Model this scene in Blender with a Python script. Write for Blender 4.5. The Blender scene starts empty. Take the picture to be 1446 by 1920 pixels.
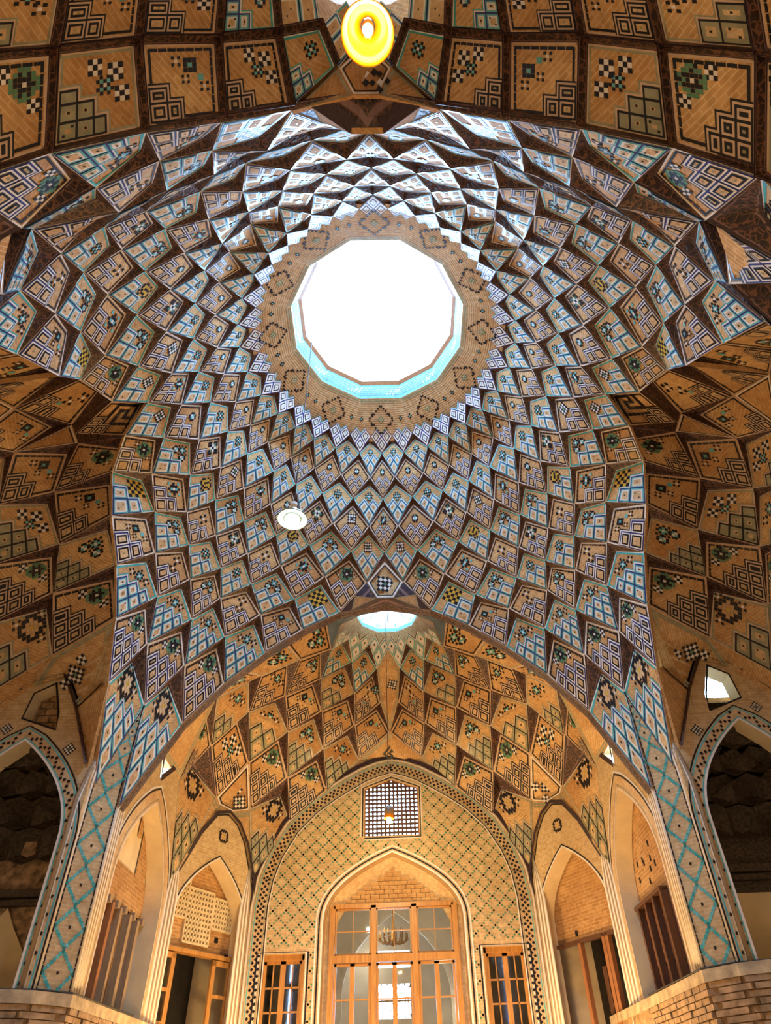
import bpy, bmesh, math, random
from mathutils import Vector, Matrix
from mathutils.geometry import delaunay_2d_cdt
random.seed(7)
scn = bpy.context.scene
col = scn.collection
S = 3.5            # metres per survey unit; survey origin = plan centre of the dome at eye height
ZF = 0.457         # eye height above the floor in survey units
def W(x, y, z): return Vector((x * S, y * S, (z + ZF) * S))

# ------------------------------------------------------------------ camera
cd = bpy.data.cameras.new('camera'); cam = bpy.data.objects.new('camera', cd); col.objects.link(cam)
Rr = Vector((0.9994184692713051, -0.0027598921859367694, -0.03398685443702397))
Ru = Vector((0.02443043717875935, -0.6373820082592939, 0.7701605866873505))
Rf = Vector((0.023788169720601528, 0.7705430283523894, 0.6369439256629053))
M = Matrix((Rr, Ru, -Rf)).transposed().to_4x4(); M.translation = W(0.0382, -1.66, 0)
cam.matrix_world = M
cd.sensor_fit = 'HORIZONTAL'; cd.sensor_width = 36
cd.lens = 1226.89 / 1446 * 36
cd.shift_x = -(764.366 - 723) / 1446; cd.shift_y = (1087.649 - 960) / 1446
cd.clip_start = 0.05; cd.clip_end = 300
scn.camera = cam

# ------------------------------------------------------------------ sky, daylight, exposure
scn.view_settings.view_transform = 'Standard'; scn.view_settings.look = 'None'
scn.view_settings.gamma = 1; scn.view_settings.use_curve_mapping = False
scn.view_settings.exposure = 0.45
wd = bpy.data.worlds.new('sky'); scn.world = wd; wd.use_nodes = True
bg = wd.node_tree.nodes['Background']
bg.inputs[0].default_value = (0.38, 0.63, 1.0, 1); bg.inputs[1].default_value = 34.0
scn.cycles.max_bounces = 7; scn.cycles.diffuse_bounces = 5; scn.cycles.glossy_bounces = 3
scn.cycles.transparent_max_bounces = 12

def area_light(name, loc, direction, sx, sy, power, color, portal=False):
    l = bpy.data.lights.new(name, 'AREA'); l.shape = 'RECTANGLE'; l.size = sx; l.size_y = sy
    l.energy = power; l.color = color
    if portal: l.cycles.is_portal = True
    o = bpy.data.objects.new(name, l); col.objects.link(o); o.location = loc
    o.rotation_euler = Vector(direction).to_track_quat('-Z', 'Y').to_euler(); return o
def point_light(name, loc, power, color, r=0.08):
    l = bpy.data.lights.new(name, 'POINT'); l.energy = power; l.color = color; l.shadow_soft_size = r
    o = bpy.data.objects.new(name, l); col.objects.link(o); o.location = loc; return o
area_light('skylight_portal', W(0, 0, 3.06), (0, 0, -1), 0.74 * S, 0.74 * S, 1, (1, 1, 1), True)
area_light('front_skylight_portal', W(0, 1.80, 2.68), (0, 0, -1), 0.4 * S, 0.4 * S, 1, (1, 1, 1), True)
area_light('back_skylight_portal', W(0, -1.50, 2.62), (0, 0, -1), 0.6 * S, 0.6 * S, 1, (1, 1, 1), True)
WARM = (1.0, 0.64, 0.27)
FILL = [((0.0, 0.0, -0.25), 70), ((1.80, 0.1, 0.1), 45), ((-1.80, 0.1, 0.1), 45), ((0.0, -1.75, 0.3), 260),
        ((0.55, 1.75, -0.1), 420), ((-0.55, 1.75, -0.1), 420)]
for p, e in FILL:                                   # added warm fill lights, unseen below the frame, without fixtures
    point_light('warm_fill_light', W(*p), e, WARM, 0.25)

# ------------------------------------------------------------------ materials
def newmat(name):
    m = bpy.data.materials.new(name); m.use_nodes = True
    return m, m.node_tree.nodes, m.node_tree.links, m.node_tree.nodes['Principled BSDF']
def ramp(n, l, fac, stops):
    r = n.new('ShaderNodeValToRGB'); e = r.color_ramp.elements
    e[0].position, e[0].color = stops[0][0], (*stops[0][1], 1)
    e[1].position, e[1].color = stops[-1][0], (*stops[-1][1], 1)
    for p, c in stops[1:-1]:
        x = e.new(p); x.color = (*c, 1)
    l.new(fac, r.inputs[0]); return r.outputs[0]
def noise(n, l, scale, detail=4, vec=None, rough=0.55):
    t = n.new('ShaderNodeTexNoise'); t.inputs['Scale'].default_value = scale; t.inputs['Detail'].default_value = detail
    t.inputs['Roughness'].default_value = rough
    if vec is None: vec = n.new('ShaderNodeTexCoord').outputs['Object']
    l.new(vec, t.inputs['Vector']); return t.outputs['Fac']
def mix(n, l, a, b, fac, mode='MIX'):
    x = n.new('ShaderNodeMix'); x.data_type = 'RGBA'; x.blend_type = mode
    for i, v in ((0, fac), (6, a), (7, b)):
        if isinstance(v, (int, float)): x.inputs[i].default_value = v
        elif isinstance(v, tuple): x.inputs[i].default_value = (*v, 1)
        else: l.new(v, x.inputs[i])
    return x.outputs[2]
def bump(n, l, h, strength, dist, bsdf):
    b = n.new('ShaderNodeBump'); b.inputs['Strength'].default_value = strength; b.inputs['Distance'].default_value = dist
    l.new(h, b.inputs['Height']); l.new(b.outputs[0], bsdf.inputs['Normal'])
def brick_mat(name, c1, c2, mortar, bw=0.20, bh=0.05, ms=0.006, dirt=(0.25, 0.12, 0.04), dirtf=0.45, rot=0.0, rough=0.75):
    m, n, l, b = newmat(name)
    uv = n.new('ShaderNodeTexCoord').outputs['UV']
    mp = n.new('ShaderNodeMapping'); mp.inputs['Rotation'].default_value = (0, 0, rot); l.new(uv, mp.inputs[0])
    t = n.new('ShaderNodeTexBrick'); t.inputs['Scale'].default_value = 1.0
    t.inputs['Brick Width'].default_value = bw; t.inputs['Row Height'].default_value = bh
    t.inputs['Mortar Size'].default_value = ms; t.inputs['Bias'].default_value = 0.0
    t.inputs['Color1'].default_value = (*c1, 1); t.inputs['Color2'].default_value = (*c2, 1); t.inputs['Mortar'].default_value = (*mortar, 1)
    l.new(mp.outputs[0], t.inputs['Vector'])
    big = noise(n, l, 0.9, 5)
    f = ramp(n, l, big, [(0.38, (0, 0, 0)), (0.72, (dirtf,) * 3)])
    sm = noise(n, l, 14, 3)
    c = mix(n, l, t.outputs['Color'], dirt, f)
    c = mix(n, l, c, (0.5, 0.5, 0.5), 0.35, 'MULTIPLY') if False else c
    g = ramp(n, l, sm, [(0.3, (0.78, 0.76, 0.74)), (0.7, (1.08, 1.08, 1.08))])
    c = mix(n, l, c, g, 1.0, 'MULTIPLY')
    l.new(c, b.inputs['Base Color']); b.inputs['Roughness'].default_value = rough; b.inputs['Specular IOR Level'].default_value = 0.12
    bump(n, l, t.outputs['Fac'], 0.5, -0.008, b)
    return m
def glaze(name, c, rough=0.36, var=0.25):
    m, n, l, b = newmat(name)
    f = noise(n, l, 9, 3)
    k = ramp(n, l, f, [(0.3, tuple(v * (1 - var) for v in c)), (0.7, tuple(min(1, v * (1 + var)) for v in c))])
    l.new(k, b.inputs['Base Color']); b.inputs['Roughness'].default_value = rough; b.inputs['Specular IOR Level'].default_value = 0.32; return m
def rough_mat(name, c, scale=6, var=0.3, rough=0.8, bmp=0.3, bd=0.01):
    m, n, l, b = newmat(name)
    f = noise(n, l, scale, 6)
    k = ramp(n, l, f, [(0.3, tuple(v * (1 - var) for v in c)), (0.7, tuple(min(1, v * (1 + var)) for v in c))])
    l.new(k, b.inputs['Base Color']); b.inputs['Roughness'].default_value = rough
    bump(n, l, f, bmp, bd, b); return m
def wood_mat(name, c1, c2, rough=0.4):
    m, n, l, b = newmat(name)
    mp = n.new('ShaderNodeMapping'); mp.inputs['Scale'].default_value = (14, 14, 1.2)
    l.new(n.new('ShaderNodeTexCoord').outputs['Object'], mp.inputs[0])
    f = noise(n, l, 2.5, 6, mp.outputs[0])
    k = ramp(n, l, f, [(0.3, c1), (0.7, c2)])
    l.new(k, b.inputs['Base Color']); b.inputs['Roughness'].default_value = rough
    bump(n, l, f, 0.25, 0.004, b); return m
def relief_mat():
    m, n, l, b = newmat('carved_soffit')
    tc = n.new('ShaderNodeTexCoord'); pos = tc.outputs['Object']
    ns = n.new('ShaderNodeTexNoise'); ns.inputs['Scale'].default_value = 9; ns.inputs['Detail'].default_value = 2; l.new(pos, ns.inputs['Vector'])
    md = n.new('ShaderNodeMix'); md.data_type = 'RGBA'; md.inputs[0].default_value = 0.12; l.new(pos, md.inputs[6]); l.new(ns.outputs['Color'], md.inputs[7])
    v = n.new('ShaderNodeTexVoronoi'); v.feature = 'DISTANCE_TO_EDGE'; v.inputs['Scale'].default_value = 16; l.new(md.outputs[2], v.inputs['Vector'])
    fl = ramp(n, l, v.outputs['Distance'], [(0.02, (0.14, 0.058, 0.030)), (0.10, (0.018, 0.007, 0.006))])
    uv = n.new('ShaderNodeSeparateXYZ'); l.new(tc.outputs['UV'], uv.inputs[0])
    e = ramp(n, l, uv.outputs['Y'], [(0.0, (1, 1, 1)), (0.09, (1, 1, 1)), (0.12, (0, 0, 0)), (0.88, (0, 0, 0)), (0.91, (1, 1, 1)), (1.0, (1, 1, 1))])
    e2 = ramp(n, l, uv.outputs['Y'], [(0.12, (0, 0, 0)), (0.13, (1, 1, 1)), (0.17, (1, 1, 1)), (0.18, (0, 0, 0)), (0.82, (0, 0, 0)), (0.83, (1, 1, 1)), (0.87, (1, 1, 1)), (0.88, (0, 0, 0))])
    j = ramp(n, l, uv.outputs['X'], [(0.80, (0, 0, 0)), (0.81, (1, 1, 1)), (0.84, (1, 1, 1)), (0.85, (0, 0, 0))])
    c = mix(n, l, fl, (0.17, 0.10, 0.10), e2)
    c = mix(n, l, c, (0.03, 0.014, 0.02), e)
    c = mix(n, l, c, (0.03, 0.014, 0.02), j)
    l.new(c, b.inputs['Base Color']); b.inputs['Roughness'].default_value = 0.5
    bump(n, l, v.outputs['Distance'], 0.5, 0.02, b); return m
def emit_mat(name, c, s):
    m, n, l, b = newmat(name)
    b.inputs['Base Color'].default_value = (*c, 1); b.inputs['Emission Color'].default_value = (*c, 1); b.inputs['Emission Strength'].default_value = s; return m
def glass_mat(name, tint=(1, 1, 1), gloss=0.12):
    m, n, l, b = newmat(name)
    t = n.new('ShaderNodeBsdfTransparent'); t.inputs[0].default_value = (*tint, 1)
    g = n.new('ShaderNodeBsdfGlossy'); g.inputs['Roughness'].default_value = 0.03
    x = n.new('ShaderNodeMixShader'); x.inputs[0].default_value = gloss
    l.new(t.outputs[0], x.inputs[1]); l.new(g.outputs[0], x.inputs[2])
    l.new(x.outputs[0], n['Material Output'].inputs[0]); return m
def translucent_mat(name, c):
    m, n, l, b = newmat(name)
    b.inputs['Base Color'].default_value = (*c, 1); b.inputs['Roughness'].default_value = 0.15
    b.inputs['Transmission Weight'].default_value = 0.2; b.inputs['IOR'].default_value = 1.2; return m

MT = {}
MT['brick'] = brick_mat('dome_brick', (0.60, 0.38, 0.17), (0.48, 0.28, 0.11), (0.66, 0.48, 0.28), 0.17, 0.042, 0.006, (0.32, 0.13, 0.035), 0.75, 0.75)
MT['teal'] = glaze('teal_glaze', (0.05, 0.33, 0.33))
MT['turq'] = glaze('turquoise_glaze', (0.11, 0.38, 0.40))
MT['white'] = glaze('white_glaze', (0.66, 0.62, 0.58), 0.3, 0.12)
MT['navy'] = glaze('navy_glaze', (0.03, 0.035, 0.16))
MT['black'] = glaze('black_glaze', (0.010, 0.010, 0.014))
MT['yellow'] = glaze('ochre_glaze', (0.55, 0.36, 0.05))
MT['green'] = glaze('green_glaze', (0.08, 0.20, 0.12))
MT['cream'] = brick_mat('cell_brick', (0.62, 0.45, 0.26), (0.55, 0.38, 0.2), (0.64, 0.5, 0.33), 0.2, 0.05, 0.004, (0.42, 0.2, 0.07), 0.5, 0.4)
MT['olive'] = glaze('olive_glaze', (0.27, 0.26, 0.17), 0.35)
MT['buff'] = glaze('buff_tile', (0.52, 0.37, 0.26), 0.4, 0.15)
MT['dimteal'] = glaze('darkened_turquoise_glaze', (0.01, 0.09, 0.13), 0.5)  # drum glaze darkened in colour to hold down the glare of the sky
MT['dimwhite'] = glaze('darkened_pale_tile', (0.05, 0.10, 0.14), 0.5)  # darkened copy of the white tile, offsets the bright sky on the drum
MT['soffit'] = relief_mat()
KM = ['brick', 'teal', 'turq', 'white', 'navy', 'black', 'yellow', 'green', 'cream', 'olive', 'soffit', 'buff']
KI = {k: i for i, k in enumerate(KM)}
MT['wall'] = brick_mat('wall_brick', (0.56, 0.42, 0.24), (0.48, 0.34, 0.18), (0.60, 0.47, 0.29), 0.2, 0.05, 0.006, (0.36, 0.20, 0.08), 0.45)
MT['wallo'] = brick_mat('orange_brick', (0.50, 0.29, 0.12), (0.36, 0.19, 0.07), (0.52, 0.36, 0.19), 0.21, 0.06, 0.008, (0.28, 0.12, 0.04), 0.6)
MT['ring'] = brick_mat('ring_brick', (0.46, 0.26, 0.10), (0.33, 0.17, 0.06), (0.55, 0.40, 0.23), 0.3, 0.035, 0.008, (0.33, 0.17, 0.07), 0.6)
MT['plaster'] = rough_mat('cream_plaster', (0.62, 0.50, 0.31), 3, 0.12, 0.85, 0.15)
MT['whitepl'] = rough_mat('white_plaster', (0.66, 0.62, 0.56), 3, 0.1, 0.8, 0.1)
MT['wood'] = wood_mat('honey_wood', (0.30, 0.135, 0.035), (0.50, 0.25, 0.07))
MT['woodd'] = wood_mat('dark_wood', (0.05, 0.022, 0.012), (0.12, 0.05, 0.025))
MT['woodr'] = wood_mat('red_wood', (0.20, 0.075, 0.03), (0.33, 0.14, 0.055))
MT['woodg'] = wood_mat('grey_wood', (0.22, 0.15, 0.09), (0.36, 0.25, 0.15))
MT['stone'] = rough_mat('ledge_stone', (0.40, 0.30, 0.18), 5, 0.45, 0.85, 0.6, 0.03)
MT['ledgeb'] = rough_mat('old_brick', (0.30, 0.19, 0.10), 7, 0.5, 0.9, 0.6, 0.02)
MT['dark'] = rough_mat('interior_shade_black', (0.010, 0.007, 0.005), 4, 0.5, 0.85, 0.4)  # near-black colour paints the shade of the unlit interiors
MT['fresco'] = rough_mat('aged_painted_plaster', (0.26, 0.17, 0.10), 9, 0.75, 0.8, 0.5, 0.02)
MT['mirror'] = rough_mat('shaded_relief', (0.05, 0.033, 0.02), 22, 0.8, 0.45, 0.9, 0.03)  # relief darkened in colour to stand for the low light inside the niches
MT['iron'] = rough_mat('black_iron', (0.02, 0.02, 0.02), 10, 0.3, 0.5, 0.1)
MT['hull'] = rough_mat('shell_plaster', (0.42, 0.33, 0.22), 2, 0.2, 0.9, 0.2)
MT['floor'] = rough_mat('stone_floor', (0.36, 0.27, 0.18), 2, 0.2, 0.6, 0.1)
MT['glass'] = glass_mat('pane_glass', (0.93, 0.95, 0.93), 0.10)
MT['glassb'] = glass_mat('blue_glass', (0.05, 0.12, 0.55), 0.15)
MT['glassr'] = glass_mat('red_glass', (0.55, 0.05, 0.03), 0.15)
MT['glassg'] = glass_mat('green_glass', (0.1, 0.5, 0.2), 0.15)
MT['amber'] = translucent_mat('amber_shade', (0.75, 0.25, 0.004))
MT['milk'] = translucent_mat('milky_shade', (0.30, 0.40, 0.33))
MT['bulb'] = emit_mat('glowing_bulb', (1.0, 0.72, 0.28), 5)
MT['led'] = emit_mat('glowing_lens', (0.93, 1.0, 0.95), 1.3)
MT['brass'] = rough_mat('old_brass', (0.25, 0.13, 0.04), 20, 0.4, 0.35, 0.1)

# ------------------------------------------------------------------ mesh and object helpers
class MB:
    def __init__(s): s.v = []; s.f = []; s.m = []; s.uv = []
    def poly(s, pts, mi=0, uv=None):
        b = len(s.v); s.v += [tuple(p) for p in pts]; s.f.append(tuple(range(b, b + len(pts)))); s.m.append(mi)
        if uv is None:
            o = Vector(pts[0]); e = (Vector(pts[1]) - o)
            e = e.normalized() if e.length > 1e-9 else Vector((1, 0, 0))
            nn = e.cross(Vector(pts[-1]) - o); f = nn.cross(e); f = f.normalized() if f.length > 1e-9 else Vector((0, 0, 1))
            uv = [((Vector(p) - o).dot(e), (Vector(p) - o).dot(f)) for p in pts]
        s.uv.append(uv)
    def box(s, c, sx, sy, sz, mi=0, rot=None):
        c = Vector(c); X, Y, Z = (rot if rot else (Vector((1, 0, 0)), Vector((0, 1, 0)), Vector((0, 0, 1))))
        P = [c + X * (a * sx / 2) + Y * (b * sy / 2) + Z * (d * sz / 2) for a in (-1, 1) for b in (-1, 1) for d in (-1, 1)]
        for q in ((0, 1, 3, 2), (4, 6, 7, 5), (0, 4, 5, 1), (2, 3, 7, 6), (0, 2, 6, 4), (1, 5, 7, 3)): s.poly([P[i] for i in q], mi)
    def tube(s, pts, r, mi=0, n=8, cap=True):
        pts = [Vector(p) for p in pts]; rs = r if isinstance(r, (list, tuple)) else [r] * len(pts); rings = []
        for i, p in enumerate(pts):
            d = (pts[min(i + 1, len(pts) - 1)] - pts[max(i - 1, 0)]).normalized()
            a = d.orthogonal().normalized() if i == 0 else (rings_a - d * rings_a.dot(d)).normalized()
            rings_a = a; b = d.cross(a)
            rings.append([p + (a * math.cos(t * 2 * math.pi / n) + b * math.sin(t * 2 * math.pi / n)) * rs[i] for t in range(n)])
        for i in range(len(rings) - 1):
            for t in range(n): s.poly([rings[i][t], rings[i][(t + 1) % n], rings[i + 1][(t + 1) % n], rings[i + 1][t]], mi)
        if cap: s.poly(rings[0][::-1], mi); s.poly(rings[-1], mi)
    def lathe(s, c, prof, mi=0, n=24):
        c = Vector(c)
        for i in range(len(prof) - 1):
            (r0, z0), (r1, z1) = prof[i], prof[i + 1]
            for t in range(n):
                a, b = t * 2 * math.pi / n, (t + 1) * 2 * math.pi / n
                q = [c + Vector((r0 * math.cos(a), r0 * math.sin(a), z0)), c + Vector((r0 * math.cos(b), r0 * math.sin(b), z0)),
                     c + Vector((r1 * math.cos(b), r1 * math.sin(b), z1)), c + Vector((r1 * math.cos(a), r1 * math.sin(a), z1))]
                if r0 < 1e-6: q = [q[0], q[2], q[3]]
                elif r1 < 1e-6: q = [q[0], q[1], q[2]]
                s.poly(q, mi)
    def build(s, name, mats, parent=None, smooth=False, merge=True, **props):
        me = bpy.data.meshes.new(name); me.from_pydata(s.v, [], s.f)
        for m in (mats if isinstance(mats, (list, tuple)) else [mats]): me.materials.append(MT[m] if isinstance(m, str) else m)
        me.polygons.foreach_set('material_index', s.m)
        ul = me.uv_layers.new(name='UVMap'); flat = []
        for u in s.uv:
            for a in u: flat += [a[0], a[1]]
        ul.data.foreach_set('uv', flat)
        if merge:
            bm = bmesh.new(); bm.from_mesh(me); bmesh.ops.remove_doubles(bm, verts=bm.verts, dist=1e-5)
            if smooth == 'n': bmesh.ops.recalc_face_normals(bm, faces=bm.faces)
            bm.to_mesh(me); bm.free()
        if smooth is True: me.polygons.foreach_set('use_smooth', [True] * len(me.polygons))
        me.update(); o = bpy.data.objects.new(name, me); col.objects.link(o)
        if parent: o.parent = parent; o.matrix_parent_inverse = parent.matrix_world.inverted() if False else Matrix.Translation(-parent.location) if parent.type == 'EMPTY' and parent.parent is None else Matrix.Identity(4)
        for k, v in props.items(): o[k] = v
        return o
def root(name, loc, label, cat=None, group=None, kind=None):
    o = bpy.data.objects.new(name, None); col.objects.link(o); o.location = loc; o.empty_display_size = 0.2
    o['label'] = label
    if cat: o['category'] = cat
    if group: o['group'] = group
    if kind: o['kind'] = kind
    return o
def structure(name, loc, label, cat='structure'): return root(name, loc, label, cat, None, 'structure')
def copy_part(src, parent, loc=None):
    c = src.copy(); col.objects.link(c); c.parent = parent
    if loc is not None: c.location = loc
    return c
def lerp(a, b, t): return a + (b - a) * t

# ------------------------------------------------------------------ polygon walls with holes
def pip(p, poly):
    x, y = p; c = False; j = len(poly) - 1
    for i in range(len(poly)):
        (xi, yi), (xj, yj) = poly[i], poly[j]
        if (yi > y) != (yj > y) and x < (xj - xi) * (y - yi) / (yj - yi) + xi: c = not c
        j = i
    return c
def wall_poly(parent, name, outer, holes, O, U, V, N, depth, mat, reveal_mat=None, back=True, **props):
    """outer, holes: 2D loops in metres in the frame O + U*x + V*y; N points into the room; holes are cut `depth` deep."""
    vs, es = [], []
    for loop in [outer] + holes:
        b = len(vs); vs += [Vector(p) for p in loop]; es += [(b + i, b + (i + 1) % len(loop)) for i in range(len(loop))]
    rv, re_, rf, *_ = delaunay_2d_cdt(vs, es, [], 0, 1e-6)
    mb = MB(); P = lambda p, d=0: O + U * p[0] + V * p[1] - N * d
    for f in rf:
        c = sum((rv[i] for i in f), Vector((0, 0))) / len(f)
        if not pip(c, outer) or any(pip(c, h) for h in holes): continue
        pts = [P(rv[i]) for i in f]; uv = [tuple(rv[i]) for i in f]
        if (pts[1] - pts[0]).cross(pts[2] - pts[0]).dot(N) < 0: pts.reverse(); uv.reverse()
        mb.poly(pts, 0, uv)
        if back: mb.poly([P(rv[i], depth) for i in f], 0, [tuple(rv[i]) for i in f])
    for k, loop in enumerate([outer] + holes):
        acc = 0
        for i in range(len(loop)):
            a, b = loop[i], loop[(i + 1) % len(loop)]; L = math.dist(a, b)
            mb.poly([P(a), P(b), P(b, depth), P(a, depth)], 1 if k else 0, [(acc, 0), (acc + L, 0), (acc + L, depth), (acc, depth)]); acc += L
    return mb.build(name, [mat, reveal_mat or mat], parent, **props)
def arch_pts(w, zs, za, q=2.5, n=14):
    """right half from the spring (w, zs) to the apex (0, za)"""
    return [(w * (1 - (i / n) ** q), zs + (za - zs) * (i / n)) for i in range(n)] + [(0, za)]
def arch_loop(cx, w, z0, zs, za, q=2.5, n=14):
    r = arch_pts(w, zs, za, q, n)
    return [(cx + w, z0)] + [(cx + x, z) for x, z in r] + [(cx - x, z) for x, z in r[-2::-1]] + [(cx - w, z0)]
def path_band(mb, pts, offs, mi, h, frame, closed=False):
    """a strip between two offsets (along the in-plane normal) of a 2D path"""
    O, U, V, N = frame; L, R_ = [], []
    for i, p in enumerate(pts):
        a = Vector(pts[max(i - 1, 0)]); b = Vector(pts[min(i + 1, len(pts) - 1)]); t = (b - a).normalized(); nn = Vector((t.y, -t.x))
        L.append(Vector(p) + nn * offs[0]); R_.append(Vector(p) + nn * offs[1])
    acc = 0
    for i in range(len(pts) - 1):
        q = [L[i], L[i + 1], R_[i + 1], R_[i]]; l = (L[i + 1] - L[i]).length
        mb.poly([O + U * a.x + V * a.y + N * h for a in q], mi, [(acc, 0), (acc + l, 0), (acc + l, abs(offs[1] - offs[0])), (acc, abs(offs[1] - offs[0]))]); acc += l
def resample(pts, step):
    out = [Vector(pts[0])]; acc = 0
    for a, b in zip(pts[:-1], pts[1:]):
        a, b = Vector(a), Vector(b); L = (b - a).length; d = step - acc
        while d <= L:
            out.append(a + (b - a) * (d / L)); d += step
        acc = (acc + L) % step
    return out
def path_tiles(mb, pts, step, off, size, mi, h, frame, rot=math.pi / 4, aspect=1.0):
    O, U, V, N = frame; rs = resample(pts, step)
    for i, p in enumerate(rs):
        t = (rs[min(i + 1, len(rs) - 1)] - rs[max(i - 1, 0)]).normalized(); nn = Vector((t.y, -t.x))
        o = off(i) if callable(off) else off
        if o is None: continue
        for oo in (o if isinstance(o, (list, tuple)) else [o]):
            c = p + nn * oo; ca, sa = math.cos(rot), math.sin(rot)
            e1 = (t * ca + nn * sa) * size / 2 * aspect; e2 = (nn * ca - t * sa) * size / 2
            mb.poly([O + U * q.x + V * q.y + N * h for q in (c - e1 - e2, c + e1 - e2, c + e1 + e2, c - e1 + e2)], mi)
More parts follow.
